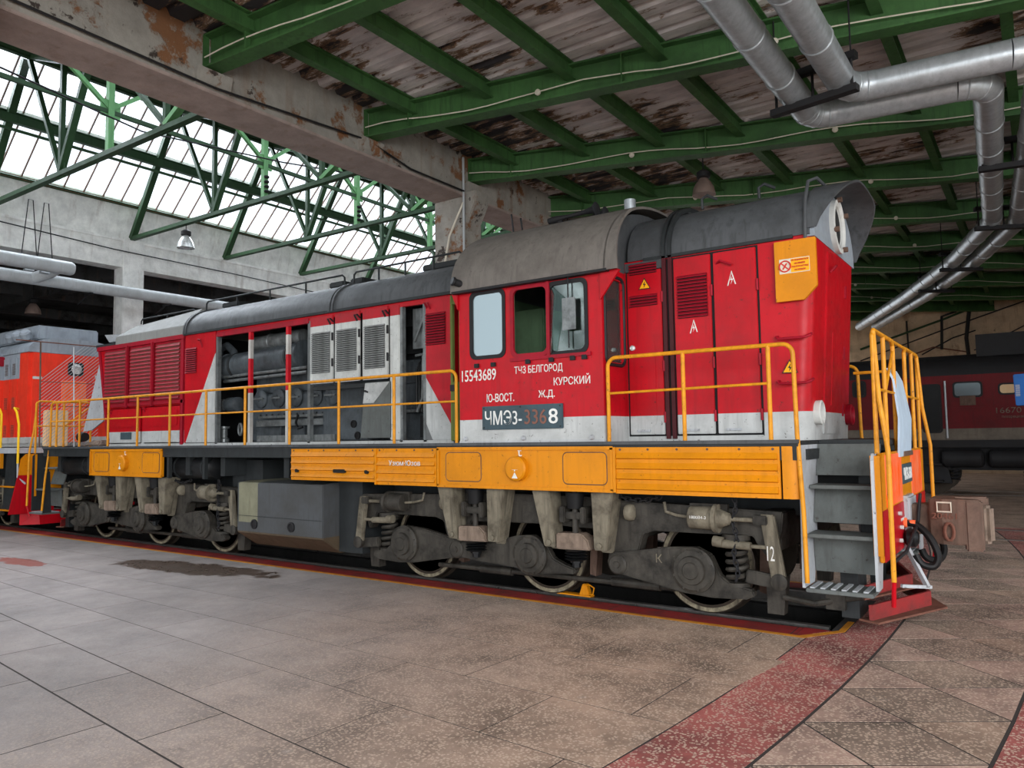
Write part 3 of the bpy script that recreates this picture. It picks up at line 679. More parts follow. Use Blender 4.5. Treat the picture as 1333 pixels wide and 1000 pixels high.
# --- bogies: one built at its own centre, then copied to the other end
def make_bogie():
    m = MB(); top_, bot = 1.14, .88
    half = [(0, bot), (.95, bot-.02), (1.02, .72), (.98, .52), (1.06, .39), (1.16, .37), (1.27, .40), (1.33, .55), (1.42, .84), (1.55, .88), (2.62, .89), (2.66, .8), (2.78, .66), (2.90, .95), (2.92, top_), (1.2, 1.19), (.9, 1.22), (0, 1.22)]
    full = half+[(-x, z) for x, z in reversed(half)][1:-1]
    for a, b in ((-1.2, -1.03), (1.03, 1.2)): m.prism(full, 'y', a, b)
    for x in (-2.75, -1.16, 1.16, 2.75): m.box(x-.12, x+.12, -1.1, 1.1, .75, 1.12)
    bg_ = m.build('bogie', 'bogie_grime', None, .012)
    for ax in (-2.0, 0, 2.0):
        for sg in (-1, 1):
            y = sg*.80; m = MB()
            m.lathe([(-.12, .12), (-.1, .545), (-.085, .555), (-.055, .53), (-.05, .525), (.06, .525), (.065, .515), (.068, .44), (.02, .43), (.0, .30), (.03, .18), (.06, .16)], (ax, y, .525), (0, sg, 0), 48)
            w = m.build('wheel', 'wheel_steel', bg_)
            m = MB(); m.lathe([(.0655, .47), (.0695, .47), (.0695, .512), (.0655, .512)], (ax, y, .525), (0, sg, 0), 48); m.build('tyre_ring', 'tyre_white', bg_)
        m = MB(); m.cyl((ax, -.7, .525), (ax, .7, .525), .09); m.build('axle', 'bogie_grime', bg_)
    for sg in (-1, 1):
        y = sg*1.15
        # swinging arms carrying the axle boxes
        a1 = [(1.08, .42), (1.0, .52), (1.08, .62), (1.34, .66), (1.75, .73), (2.05, .75), (2.2, .68), (2.29, .49), (2.40, .41), (2.62, .37), (2.64, .31), (2.55, .27), (2.2, .25), (1.9, .27), (1.55, .33), (1.25, .38)]
        for fl in (1, -1):
            m = MB(); m.prism([(fl*x, z) for x, z in a1], 'y', *sorted((y+sg*.02, y+sg*.12))); m.build('axle_arm', 'bogie_grime', bg_, .015)
            m = MB(); m.lathe([(0, .11), (.03, .11), (.045, .09), (.045, .04), (.06, .035)], (fl*1.14, y+sg*.1, .5), (0, sg, 0), 20); m.build('arm_pivot', 'bogie_grime', bg_)
            m = MB(); m.helix((fl*2.43, y, .42), .095, .026, 5.5, .42); m.build('coil_spring', 'bogie_grime', bg_)
            MB().cyl((fl*2.43, y, .84), (fl*2.43, y, .9), .14).build('spring_seat', 'bogie_grime', bg_); MB().cyl((fl*2.43, y, .38), (fl*2.43, y, .42), .13).build('spring_seat', 'bogie_grime', bg_)
        a2 = [(-1.2, .42), (-1.25, .52), (-1.1, .6), (-.72, .6), (-.21, .73), (.02, .75), (.2, .66), (.3, .5), (.45, .44), (.60, .40), (.58, .34), (.14, .31), (-.27, .35), (-.81, .38)]
        m = MB(); m.prism(a2, 'y', *sorted((y+sg*.02, y+sg*.12))); m.build('axle_arm', 'bogie_grime', bg_, .015)
        for ax in (-2.02, 0, 2.02):
            m = MB(); m.lathe([(0, .235), (.05, .235), (.06, .215), (.075, .2), (.08, .15), (.11, .14), (.115, .09), (.13, .08), (.13, .0)], (ax, y+sg*.11, .52), (0, sg, 0), 28); bx_ = m.build('axle_box', 'bogie_grime', bg_)
            m = MB()
            for q in range(8): m.lathe([(0, .014), (.014, .014)], (ax+.205*math.cos(q*PI/4+.3), y+sg*.17, .52+.205*math.sin(q*PI/4+.3)), (0, sg, 0), 6)
            o_ = m.build('bolt_ring', 'bogie_grime', bx_.parent); o_['kind'] = 'stuff'
        # tapered hanger brackets, swing blocks, springs
        yo = sg*1.40
        for x0, x1, b0, b1 in ((-1.29, -1.04, -1.13, -1.0), (-.51, -.25, -.52, -.36), (.15, .39, .29, .44), (.93, 1.2, .94, 1.09)):
            m = MB()
            m.hexa([(b0, yo-sg*.08, .66), (b1, yo-sg*.08, .66), (b1, yo+sg*.04, .66), (b0, yo+sg*.04, .66)], [(x0, yo-sg*.14, 1.30), (x1, yo-sg*.14, 1.30), (x1, yo+sg*.07, 1.30), (x0, yo+sg*.07, 1.30)])
            m.hexa([(b0+.01, yo-sg*.18, .62), (b1-.01, yo-sg*.18, .62), (b1-.01, yo-sg*.1, .62), (b0+.01, yo-sg*.1, .62)], [(x0+.02, yo-sg*.22, 1.30), (x1-.02, yo-sg*.22, 1.30), (x1-.02, yo-sg*.12, 1.30), (x0+.02, yo-sg*.12, 1.30)])
            br = m.build('hanger_bracket', 'bogie_light', bg_, .01)
            m = MB(); m.lathe([(0, .035), (.03, .035), (.035, .02)], ((b0+b1)/2, yo+sg*.04, .71), (0, sg, 0), 8); m.build('bolt', 'bogie_light', bg_)
        for xc in (-.77, .66):
            m = MB(); q = [(-.21, .64), (.23, .65), (.20, .76), (.12, .83), (-.21, .82)]; m.prism([(xc+u, z) for u, z in q], 'y', *sorted((yo-sg*.14, yo+sg*.04))); m.build('swing_block', 'block_brown', bg_, .015)
            m = MB(); m.cyl((xc, yo-sg*.05, .82), (xc, yo-sg*.05, 1.3), .035); m.build('hanger_rod', 'bogie_grime', bg_)
            m = MB(); m.box(xc-.17, xc+.17, *sorted((yo-sg*.16, yo+sg*.0)), .98, 1.06); m.box(xc-.17, xc-.10, *sorted((yo-sg*.16, yo+sg*.03)), .94, 1.12); m.box(xc+.10, xc+.17, *sorted((yo-sg*.16, yo+sg*.03)), .94, 1.12); m.build('rod_clamp', 'bogie_grime', bg_, .012)
            m = MB(); m.cyl((xc, yo-sg*.05, 1.1), (xc, yo-sg*.05, 1.28), .09, .11); m.build('rubber_buffer', 'rubber', bg_)
            m = MB()
            for k in range(4): m.lathe([(0, .10), (.012, .135), (.024, .10)], (xc, yo-sg*.06, .52+k*.032), (0, 0, 1), 18)
            m.lathe([(0, .05), (.05, .05), (.05, .07), (.08, .07)], (xc, yo-sg*.06, .44), (0, 0, 1), 6); m.build('disc_spring', 'black_oily', bg_)
        # brake gear at both ends
        for fl in (1, -1):
            cx = fl*2.15; m = MB(); Lc = .30
            m.lathe([(0, .06), (.01, .11), (.02, .118), (.27, .118), (.27, .145), (.31, .145), (.31, .10), (.42, .06), (.44, .03)], (fl*2.0, sg*1.30, 1.06), (fl, 0, 0), 24); bc = m.build('brake_cylinder', 'bogie_light' if fl > 0 else 'bogie_grime', bg_)
            m = MB(); m.box(fl*2.18-.2, fl*2.18+.2, *sorted((sg*1.18, sg*1.24)), .98, 1.2); m.build('cylinder_bracket', 'bogie_grime', bg_)
            m = MB(); m.cyl((fl*2.42, sg*1.30, 1.06), (fl*2.72, sg*1.30, 1.06), .022, n=10); m.build('push_rod', 'bogie_light', bg_)
            m = MB(); m.box(*sorted((fl*2.66, fl*2.80)), *sorted((sg*1.26, sg*1.34)), 1.02, 1.11); m.build('clevis', 'bogie_grime', bg_, .01)
            m = MB(); m.hexa([(fl*2.82, sg*1.25, .46), (fl*2.96, sg*1.25, .46), (fl*2.96, sg*1.31, .46), (fl*2.82, sg*1.31, .46)], [(fl*2.72, sg*1.25, 1.12), (fl*2.86, sg*1.25, 1.12), (fl*2.86, sg*1.31, 1.12), (fl*2.72, sg*1.31, 1.12)]); m.build('brake_lever', 'bogie_light', bg_, .012)
            m = MB(); m.lathe([(0, .08), (.06, .08), (.07, .05)], (fl*2.89, sg*1.26, .48), (0, sg, 0), 18); m.build('lever_pin', 'bogie_grime', bg_)
            m = MB(); m.beam((fl*2.55, sg*1.22, .50), (fl*2.9, sg*1.22, .46), .07, .13); m.build('brake_link', 'bogie_grime', bg_, .012)
            m = MB(); m.cyl((fl*2.28, sg*1.28, .81), (fl*2.62, sg*1.28, .80), .042, n=12); m.cyl((fl*2.62, sg*1.28, .80), (fl*2.78, sg*1.28, .80), .02, n=8); m.lathe([(0, .055), (.1, .055)], (fl*2.24, sg*1.28, .83), (fl, 0, -.1), 12); m.build('slack_adjuster', 'bogie_light', bg_)
            m = MB(); m.tube([(fl*2.0, sg*1.3, 1.06), (fl*1.85, sg*1.28, 1.07), (fl*1.72, sg*1.26, 1.10), (fl*1.70, sg*1.25, 1.2)], .016, 6); m.build('air_pipe', 'bogie_light', bg_)
            m = MB(); m.hexa([(fl*2.7, sg*.95, .12), (fl*2.86, sg*.95, .12), (fl*2.86, sg*1.08, .12), (fl*2.7, sg*1.08, .12)], [(fl*2.7, sg*.95, .5), (fl*2.9, sg*.95, .5), (fl*2.9, sg*1.08, .5), (fl*2.7, sg*1.08, .5)]); m.build('sand_shield', 'bogie_grime', bg_)
            m = MB(); m.lathe([(0, .05), (.02, .085), (.06, .095), (.10, .085), (.12, .05)], (fl*1.32-.1, sg*1.22, 1.07), (1, 0, 0), 18); m.build('oil_cup', 'bogie_light', bg_)
        m = MB(); m.cyl((-1.7, sg*.95, .22), (1.8, sg*.95, .24), .03, n=8); m.cyl((.9, sg*.95, .24), (1.5, sg*.95, .24), .05, n=10); m.cyl((-1.0, sg*.95, .225), (-.5, sg*.95, .225), .05, n=10); m.build('pull_rod', 'bogie_grime', bg_)
        for ax in (-2.0, 0, 2.0):
            m = MB(); m.prism([(ax+.56, .28), (ax+.64, .26), (ax+.68, .72), (ax+.58, .74)], 'y', *sorted((sg*.72, sg*.86))); m.build('brake_shoe', 'rust_dark', bg_)
    # safety chain
    def chain(pts, nm):
        mm = MB()
        for k, (a, b) in enumerate(zip(pts[:-1], pts[1:])):
            a, b = Vector(a), Vector(b); c = (a+b)/2; d = (b-a); L = d.length*.72; u, w = frame_of(d); w = u if k % 2 else w; d.normalize()
            mm.tube([c+d*(L*math.cos(q*PI/4))+w*(L*.55*math.sin(q*PI/4)) for q in range(8)], .0085, 5, True)
        mm.build(nm, 'black_iron', bg_)
    chain([(2.47+.02*math.sin(k), -1.30, 1.28-k*.052) for k in range(17)], 'chain')
    chain([(1.15+k*.06, -1.3, 1.26-.05*math.sin(k*PI/9)) for k in range(10)], 'chain')
    return bg_
bogie = make_bogie(); bogie.parent = LOCO; bogie.location = (4.33, 0, 0)
bogie2 = dup(bogie, LOCO, (-4.33, 0, 0))
for s_, x, z, w, h in (('К', 1.60, .56, .07, .09), ('ЭМ7', 1.80, .58, .14, .07)): text('stencil', s_, (x, -1.275, z), w, h, 'bogie_light', bogie)
text('stencil', '12', (2.79, -1.325, .68), .07, .14, 'chalk', bogie)
text('stencil', '1800В4-3', (2.05, -1.425, 1.06), .17, .03, 'chalk', bogie)
# --- end steps, buffer plate, coupler (near-side right end is the one in view)
def end_assembly(fl, full):
    X = lambda u: fl*u
    def bx(m, x0, x1, *r): return m.box(*sorted((X(x0), X(x1))), *r)
    for sg in (-1, 1):
        def Yb(a, b): return sorted((sg*a, sg*b))
        # inner stringer
        m = MB(); m.prism([(sg*1.56, .50), (sg*1.50, 1.80), (sg*.85, 1.80), (sg*1.05, .9), (sg*1.2, .5)] if full else [(sg*1.56, .50), (sg*1.55, 1.35), (sg*1.44, 1.35), (sg*1.40, .5)], 'x', X(7.50), X(7.525)); part(m, 'step_stringer', 'stringer_grey' if full else 'frame_dark')
        for z, yo, yi in ((.50, 1.57, 1.20), (.98, 1.46, 1.12), (1.42, 1.30, .96)):
            m = MB(); bx(m, 7.53, 8.10, *Yb(yi, yo), z-.035, z); st = part(m, 'step_tread', 'ladder_grey', bevel=.006)
            if z < .6:
                m = MB()
                for k in range(6): bx(m, 7.56+k*.09, 7.60+k*.09, *Yb(yi+.02, yo-.03), z, z+.012)
                part(m, 'tread_grip', 'stringer_grey', st)
        for z0, z1, y0, y1 in ((.60, .96, 1.16, 1.20), (1.06, 1.40, 1.16, 1.06), (1.50, 1.80, 1.00, .88)):
            m = MB(); m.hexa([(X(7.53), sg*(y0+.01), z0), (X(8.1), sg*(y0+.01), z0), (X(8.1), sg*(y0-.01), z0), (X(7.53), sg*(y0-.01), z0)], [(X(7.53), sg*(y1+.01), z1), (X(8.1), sg*(y1+.01), z1), (X(8.1), sg*(y1-.01), z1), (X(7.53), sg*(y1-.01), z1)]); part(m, 'riser_plate', 'ladder_grey')
        m = MB(); m.prism([(sg*1.52, .52), (sg*1.52, 1.66), (sg*1.46, 1.72), (sg*1.2, 1.72), (sg*1.2, .9), (sg*1.34, .52)], 'x', X(8.11), X(8.135)); part(m, 'step_stringer', 'stringer_grey' if full else 'frame_dark')
    # buffer plate
    m = MB(); m.prism([(-1.46, .76), (-1.46, 1.62), (-1.36, 1.72), (1.36, 1.72), (1.46, 1.62), (1.46, .76)], 'x', X(8.14), X(8.18)); plate = part(m, 'buffer_plate', 'yellow_paint', bevel=.008)
    m = MB(); m.prism([(-1.44, .762), (-1.44, 1.21), (1.44, 1.21), (1.44, .762)], 'x', X(8.18), X(8.187)); part(m, 'red_panel', 'red_plain', plate)
    for a, b in ((-1.22, -.28), (.42, 1.22)):
        m = MB(); bx(m, 8.18, 8.188, a, b, 1.225, 1.70); p_ = part(m, 'orange_panel', 'orange_paint', plate)
    for a in (-1.46, 1.46):
        m = MB(); bx(m, 8.10, 8.18, a-.02, a+.02, .82, 1.70); part(m, 'side_return', 'yellow_paint', plate)
    m = MB(); bx(m, 7.9, 8.14, -.93, .93, .75, 1.7); part(m, 'headstock', 'frame_dark')
    if full:
        m = MB(); bx(m, 8.18, 8.195, -.24, .38, 1.38, 1.58); nb = part(m, 'number_board', 'plate_slate', plate); text('numerals', 'ЧМЭ3-3368', (8.195, -.21, 1.415), .56, .13, 'numeral_white', plate, FACE_END, bold=.015)
        for y, z in ((-.62, 1.12), (-.55, .98), (-.62, .86), (.75, 1.1)):
            m = MB(); m.lathe([(0, .02), (.03, .02)], (8.187, y, z), (1, 0, 0), 8); part(m, 'stud', 'white_paint', plate)
        text('stencil', 'ТОРМОЗ', (8.19, -.52, 1.03), .3, .03, 'chalk', plate, FACE_END)
    # coupler
    m = MB()
    m.hexa([(X(8.0), -.13, .90), (X(8.45), -.13, .86), (X(8.45), .13, .86), (X(8.0), .13, .90)], [(X(8.0), -.13, 1.16), (X(8.45), -.13, 1.18), (X(8.45), .13, 1.18), (X(8.0), .13, 1.16)])
    hd = [(u-.1, v) for u, v in [(8.5, -.2), (8.62, -.26), (8.86, -.27), (8.95, -.24), (8.95, -.15), (8.88, -.10), (8.74, -.02), (8.72, .08), (8.86, .13), (8.98, .20), (8.99, .29), (8.85, .33), (8.62, .24), (8.5, .14)]]
    m.prism([(X(u), v) for u, v in hd], 'z', .80, 1.24)
    cp = part(m, 'coupler', 'rust_dark', bevel=.015)
    m = MB(); m.prism([(X(u), v) for u, v in ((8.72, -.285), (8.865, -.25), (8.865, -.16), (8.76, -.12), (8.70, -.2))], 'z', .75, 1.23); part(m, 'coupler_jaw', 'rust_dark', cp, .015); m = MB(); m.prism([(X(u), v) for u, v in ((8.74, .16), (8.88, .10), (8.93, .16), (8.93, .25), (8.82, .30))], 'z', .78, 1.16); part(m, 'coupler_nose', 'block_brown', cp, .03)
    m = MB(); bx(m, 8.14, 8.24, -.24, .24, .82, 1.26); part(m, 'coupler_pocket', 'stringer_grey', cp, .02)
    if full:
        text('cast_number', '20461', (8.43, -.262, 1.05), .22, .06, 'rust', cp, depth=.008, bold=.02)
        m = MB(); m.tube([(8.48, -.262, 1.12), (8.60, -.272, 1.12), (8.60, -.272, 1.21), (8.48, -.262, 1.21)], .011, 6, True); part(m, 'cast_boss', 'cable_white', cp)
        m = MB(); m.tube([(8.58+.04*math.cos(a), -.29, .93+.085*math.sin(a)) for a in [k*PI/5 for k in range(10)]], .016, 6, True); part(m, 'lift_ring', 'rust', cp)
    # uncoupling lever, cock, hoses
    m = MB(); m.tube([(X(8.22), -1.2, .74), (X(8.28), -.9, .80), (X(8.30), -.2, 1.0), (X(8.32), -.1, 1.28)], .016, 8); part(m, 'uncoupling_lever', 'black_iron')
    for y0, y1, yy in ((-.30, -.34, -.42), (.36, .2, .0)):
        m = MB(); pts = [(X(8.19), y0, 1.0), (X(8.30), y0, .98), (X(8.42), y1, .86), (X(8.48), y1-.02, .70), (X(8.44), (y1+yy)/2, .60), (X(8.34), yy, .62), (X(8.29), yy, .72)]
        sm = []
        for k in range(len(pts)-1):
            p0, p1, p2, p3 = [Vector(pts[min(max(k+d, 0), len(pts)-1)]) for d in (-1, 0, 1, 2)]
            for q in range(5):
                t_ = q/5; sm.append(.5*((2*p1)+(p2-p0)*t_+(2*p0-5*p1+4*p2-p3)*t_*t_+(3*p1-p0-3*p2+p3)*t_**3))
        m.tube(sm, .034, 10); part(m, 'air_hose', 'rubber')
        m = MB(); m.lathe([(0, .05), (.04, .05), (.05, .03), (.12, .03)], (X(8.17), y0, 1.0), (fl, 0, 0), 12); part(m, 'hose_cock', 'orange_paint')
    m = MB(); m.lathe([(0, .05), (.03, .09), (.10, .09), (.13, .05)], (X(8.19), -.36, .86), (fl, 0, 0), 16); part(m, 'end_valve', 'black_oily')
    m = MB(); m.beam((X(8.2), -.35, .78), (X(8.4), -.55, .42), .03, .05); m.beam((X(8.2), -.75, .45), (X(8.42), -.5, .42), .03, .03); part(m, 'foot_bracket', 'stringer_grey')
    # rail guard (blunt V plough in two tiers)
    for sg in (-1, 1):
        def Q(u, v): return (X(u), sg*v)
        m = MB(); m.hexa([(*Q(8.04, 1.06), .13), (*Q(8.50, .0), .13), (*Q(8.28, .0), .13), (*Q(7.86, .98), .13)], [(*Q(8.04, 1.06), .15), (*Q(8.50, .0), .15), (*Q(8.28, .0), .15), (*Q(7.86, .98), .15)]); part(m, 'plough_sole', 'rust')
        m = MB(); m.hexa([(*Q(7.98, 1.0), .15), (*Q(8.36, .0), .15), (*Q(8.33, .0), .15), (*Q(7.95, 1.0), .15)], [(*Q(7.98, 1.0), .29), (*Q(8.36, .0), .29), (*Q(8.33, .0), .29), (*Q(7.95, 1.0), .29)]); part(m, 'plough_blade', 'red_edge')
        m = MB(); m.hexa([(*Q(7.92, 1.0), .33), (*Q(8.30, .0), .33), (*Q(8.1, .0), .33), (*Q(7.75, .9), .33)], [(*Q(7.92, 1.0), .345), (*Q(8.30, .0), .345), (*Q(8.1, .0), .345), (*Q(7.75, .9), .345)]); part(m, 'plough_shelf', 'rust')
        m = MB(); m.hexa([(*Q(7.90, .96), .345), (*Q(8.2, .0), .345), (*Q(8.17, .0), .345), (*Q(7.87, .96), .345)], [(*Q(7.90, .96), .45), (*Q(8.2, .0), .45), (*Q(8.17, .0), .45), (*Q(7.87, .96), .45)]); part(m, 'plough_blade', 'red_edge')
        m = MB(); bx(m, 7.7, 7.86, *sorted((sg*.55, sg*.95)), .14, .75); part(m, 'plough_strut', 'frame_dark')
end_assembly(1, True); end_assembly(-1, False)
m = MB(); m.box(7.58, 7.75, -1.05, -.95, .22, .42); m.tube([(7.2, -1.1, .3), (7.5, -1.15, .28), (7.66, -1.0, .3), (7.9, -1.0, .36)], .03, 8); part(m, 'sand_pipe', 'bogie_grime')
# --- yellow handrails
RT, RM = 2.755, 2.37
def rail(pts, nm='handrail', r=.021, mat='rail_yellow'): return part(MB().tube(pts, r, 10), nm, mat)
def bend(c, r, a0, a1, y): return [(c[0]+r*math.cos(a0+(a1-a0)*k/6), y, c[1]+r*math.sin(a0+(a1-a0)*k/6)) for k in range(7)]
for sg in (-1, 1):
    y = sg*1.53
    h = rail([(5.54, y, PZ)]+bend((5.64, RT-.1), .1, PI, PI/2, y)+bend((7.39, RT-.1), .1, PI/2, 0, y)+[(7.50, y, 1.9), (7.54, sg*1.57, 1.2), (7.55, sg*1.58, .55)])
    for x in (6.40, 7.26): part(MB().cyl((x, y, PZ), (x, y, RT), .021, n=10), 'post', 'rail_yellow', h)
    part(MB().cyl((5.54, y, RM), (7.26, y, RM+.02), .014, n=8), 'mid_rail', 'rail_yellow', h)
    h = rail([(3.42, y, PZ)]+bend((3.32, RT-.1), .1, 0, PI/2, y)+bend((-7.22, RT-.1), .1, PI/2, PI, y)+[(-7.33, y, 1.9), (-7.42, sg*1.57, 1.2), (-7.5, sg*1.58, .55)])
    for px_ in (513, 441, 377, 319, 268, 221, 179, 141, 104, 74):
        x = ony(px_, 545, -1.53).x; part(MB().cyl((x, y, PZ), (x, y, RT), .021, n=10), 'post', 'rail_yellow', h)
    part(MB().cyl((3.42, y, RM), (-7.3, y, RM), .014, n=8), 'mid_rail', 'rail_yellow', h)
# end railing over the buffer plate (right end), same on the other end
for fl in (1, -1):
    X = lambda u: fl*u
    tops = [(-1.46, -.98), (-.98, -.45), (-.45, .05), (.55, 1.46)]
    h = rail([(X(8.16), -1.46, 1.72), (X(8.165), -1.46, 2.78), (X(8.165), -1.40, 2.83), (X(8.165), -.40, 2.83), (X(8.165), -.33, 2.78), (X(8.16), -.33, 1.72)], 'end_railing')
    rail([(X(8.16), .45, 1.72), (X(8.165), .45, 2.78), (X(8.165), .52, 2.83), (X(8.165), 1.40, 2.83), (X(8.165), 1.46, 2.78), (X(8.16), 1.46, 1.72)], 'end_railing')
    rail([(X(8.165), -.33, 2.83), (X(8.165), .45, 2.83)], 'end_railing', .018)
    for y in (-.9, 1.0): part(MB().cyl((X(8.16), y, 1.72), (X(8.165), y, 2.83), .021, n=10), 'post', 'rail_yellow', h)
    part(MB().cyl((X(8.165), -1.46, 2.3), (X(8.165), -.33, 2.3), .014, n=8), 'mid_rail', 'rail_yellow', h)
    part(MB().cyl((X(8.165), -.88, 2.3), (X(8.165), -.36, 2.72), .014, n=8), 'mid_rail', 'rail_yellow', h)
    part(MB().cyl((X(8.165), .45, 2.3), (X(8.165), 1.46, 2.3), .014, n=8), 'mid_rail', 'rail_yellow', h)
    for sg in (-1, 1):
        rail([(X(8.17), sg*1.44, 2.82), (X(8.2), sg*1.48, 2.2), (X(8.26), sg*1.53, 1.75), (X(8.26), sg*1.55, .62)], 'step_handrail')
        part(MB().cyl((X(8.26), sg*1.55, .62), (X(8.24), sg*1.5, .40), .02, n=8), 'step_handrail', 'red_plain')
m = MB(); pl = [(8.20, 1.66), (8.22, 2.05), (8.17, 2.45), (8.12, 2.56), (8.10, 2.56), (8.15, 2.44), (8.2, 2.05), (8.18, 1.66)]
m.add([(x, -.35 if z > 2.3 else -.45, z) for x, z in pl]+[(x, .22 if z > 2.3 else .36, z) for x, z in pl], [(i, (i+1) % 8, 8+(i+1) % 8, 8+i) for i in range(8)]+[(7, 6, 5, 4, 3, 2, 1, 0), tuple(range(8, 16))])
part(m, 'gangway_plate', 'pale_blue')
m = MB(); m.box(8.19, 8.21, -.2, .42, 1.66, 1.71); part(m, 'hinge', 'rust_dark')
rail([(8.0, .95, PZ), (8.0, .95, 2.55), (7.9, .95, 2.62), (7.55, .95, 2.62)], 'end_handrail', .019)
# --- hoods
def hp(px_, py_, Y=-HY): p = ony(px_, py_, Y); return p.x, p.z
def hx(px_, py_=480, Y=-HY): return ony(px_, py_, Y).x
def arch(hw, z0, zt, n=10, p=2.4):      # roof cross-section from -hw to hw
    out = []
    for i in range(2*n+1):
        a = PI-PI*i/(2*n); c, s = math.cos(a), math.sin(a)
        out.append((hw*math.copysign(abs(c)**(2/p), c), z0+(zt-z0)*abs(s)**(2/p)))
    return out
def roof(x0, x1, hw, z0, zt, th=.03, n=10, p=2.4):
    m = MB(); a = arch(hw, z0, zt, n, p); b = arch(hw-th, z0, zt-th, n, p)
    ring = a+b[::-1]; m.loft([[(x, y, z) for y, z in ring] for x in (x0, x1)]); return m
slat_cache = {}
def louver(par, x0, x1, z0, z1, n, y, mat, back='void', sg=-1, tilt=.6):
    m = MB(); m.box(x0, x1, *sorted((y, y+sg*.002)), z0, z1); part(m, 'louver_back', back, par)
    h = (z1-z0)/n; key = (round(x1-x0, 3), round(h, 4), sg)
    if key not in slat_cache:
        mm = MB(); L = x1-x0; d = h*.85
        mm.hexa([(0, sg*.004, d*.9), (L, sg*.004, d*.9), (L, sg*.004, d*.9+.006), (0, sg*.004, d*.9+.006)], [(0, sg*.032, d*.12), (L, sg*.032, d*.12), (L, sg*.032, d*.12+.007), (0, sg*.032, d*.12+.007)])
        mm.add([(0, sg*.004, d*.9), (0, sg*.032, d*.12), (0, sg*.004, d*.12), (L, sg*.004, d*.9), (L, sg*.032, d*.12), (L, sg*.004, d*.12)], [(0, 1, 2), (3, 5, 4)])
        slat_cache[key] = mm.mesh('slat', smooth=False)
    for k in range(n): obj('slat', slat_cache[key], mat, par, (x0, y, z0+k*h))
ZT = 3.88; ZB = 1.87
LX0, LX1 = -6.08, 2.92
xA, xB = hx(240, 500), hx(282, 500)          # radiator section | side panel | engine bay
xC, xD, xE = hx(402, 500), hx(522, 500), hx(553, 500)
m = MB()
m.box(LX0, LX1, HY-.03, HY, ZB, ZT)                                   # far side
m.box(LX0, LX1, -HY, HY, PZ, ZB+.02)                                  # sill
m.box(xB, LX1, -HY, -HY+.06, ZT-.09, ZT)                              # top rail over the openings
m.box(LX1-.04, LX1, -HY, HY, ZB, ZT)

long_hood = part(m, 'long_hood', 'red_paint')
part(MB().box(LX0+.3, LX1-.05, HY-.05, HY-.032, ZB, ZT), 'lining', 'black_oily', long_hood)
for x in (xB, xC, xD, xE): part(MB().box(x-.03, x+.03, -HY, -HY+.07, ZB, ZT-.09), 'bay_frame', 'engine_steel', long_hood)
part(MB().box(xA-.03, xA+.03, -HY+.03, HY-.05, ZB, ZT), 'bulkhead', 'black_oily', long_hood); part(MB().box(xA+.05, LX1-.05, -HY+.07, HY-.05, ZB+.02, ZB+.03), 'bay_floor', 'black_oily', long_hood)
# radiator section: slanting end, framed louvre bays above, two panel doors below
xe_t = hx(128, 455); xe_b = hx(140, 578)
m = MB(); m.hexa([(xe_b, -HY+.02, ZB), (xA, -HY+.02, ZB), (xA, HY, ZB), (xe_b, HY, ZB)], [(xe_t, -HY+.02, ZT), (xA, -HY+.02, ZT), (xA, HY, ZT), (xe_t, HY, ZT)])
rad = part(m, 'radiator_housing', 'red_paint')
ztl = 2.66
m = MB(); m.hexa([(xe_b-.02, -HY-.0, ZB), (xe_b+.06, -HY-.0, ZB), (xe_b+.06, -HY+.04, ZB), (xe_b-.02, -HY+.04, ZB)], [(xe_t-.02, -HY-.0, ZT), (xe_t+.06, -HY-.0, ZT), (xe_t+.06, -HY+.04, ZT), (xe_t-.02, -HY+.04, ZT)])
m.box(xe_t, xA, -HY-.03, -HY+.03, ZT-.07, ZT+.01); m.box(xe_b-.1, xA, -HY-.02, -HY+.03, ztl-.03, ztl+.03); m.box(xA-.09, xA-.02, -HY-.02, -HY+.03, ZB, ZT)
part(m, 'louvre_frame', 'red_deep', rad)
bays = [(hx(137, 480), hx(164, 480)), (hx(170, 480), hx(197, 480)), (hx(203, 480), hx(234, 480))]
for k, (a, b) in enumerate(bays):
    d = thing_ = part(MB().box(a-.03, b+.03, -HY+.005, -HY+.018, ztl+.04, ZT-.08), 'radiator_shutter', 'red_deep')
    louver(d, a, b, ztl+.06, ZT-.12, 15, -HY+.004, 'red_deep', 'rust_dark')
    if k:
        part(MB().box(a-.13, a-.05, -HY-.05, -HY+.0, ztl-.06, ZT-.04), 'mullion', 'red_deep', d, .012)
for a, b in ((xe_b+.08, hx(184, 540)), (hx(187, 540), xA-.1)):
    m = MB(); m.box(a, b, -HY-.012, -HY+.02, ZB+.03, ztl-.06); d = part(m, 'hood_door', 'red_paint', bevel=.02)
    part(MB().prism(rrect(a+.08, b-.08, 2.22, ztl-.14, .05), 'y', -HY-.022, -HY-.01), 'pressing', 'red_paint', d, .004)
    part(MB().tube([(a+.07, -HY-.015, ztl-.16), (a+.07, -HY-.06, ztl-.10), (a+.12, -HY-.06, ztl-.09), (a+.12, -HY-.015, ztl-.09)], .012, 6), 'handle', 'red_deep', d)
    if a < -5: part(MB().box(a+.45, a+.85, -HY-.022, -HY-.012, 1.98, 2.12), 'maker_plate', 'plate_slate', d)
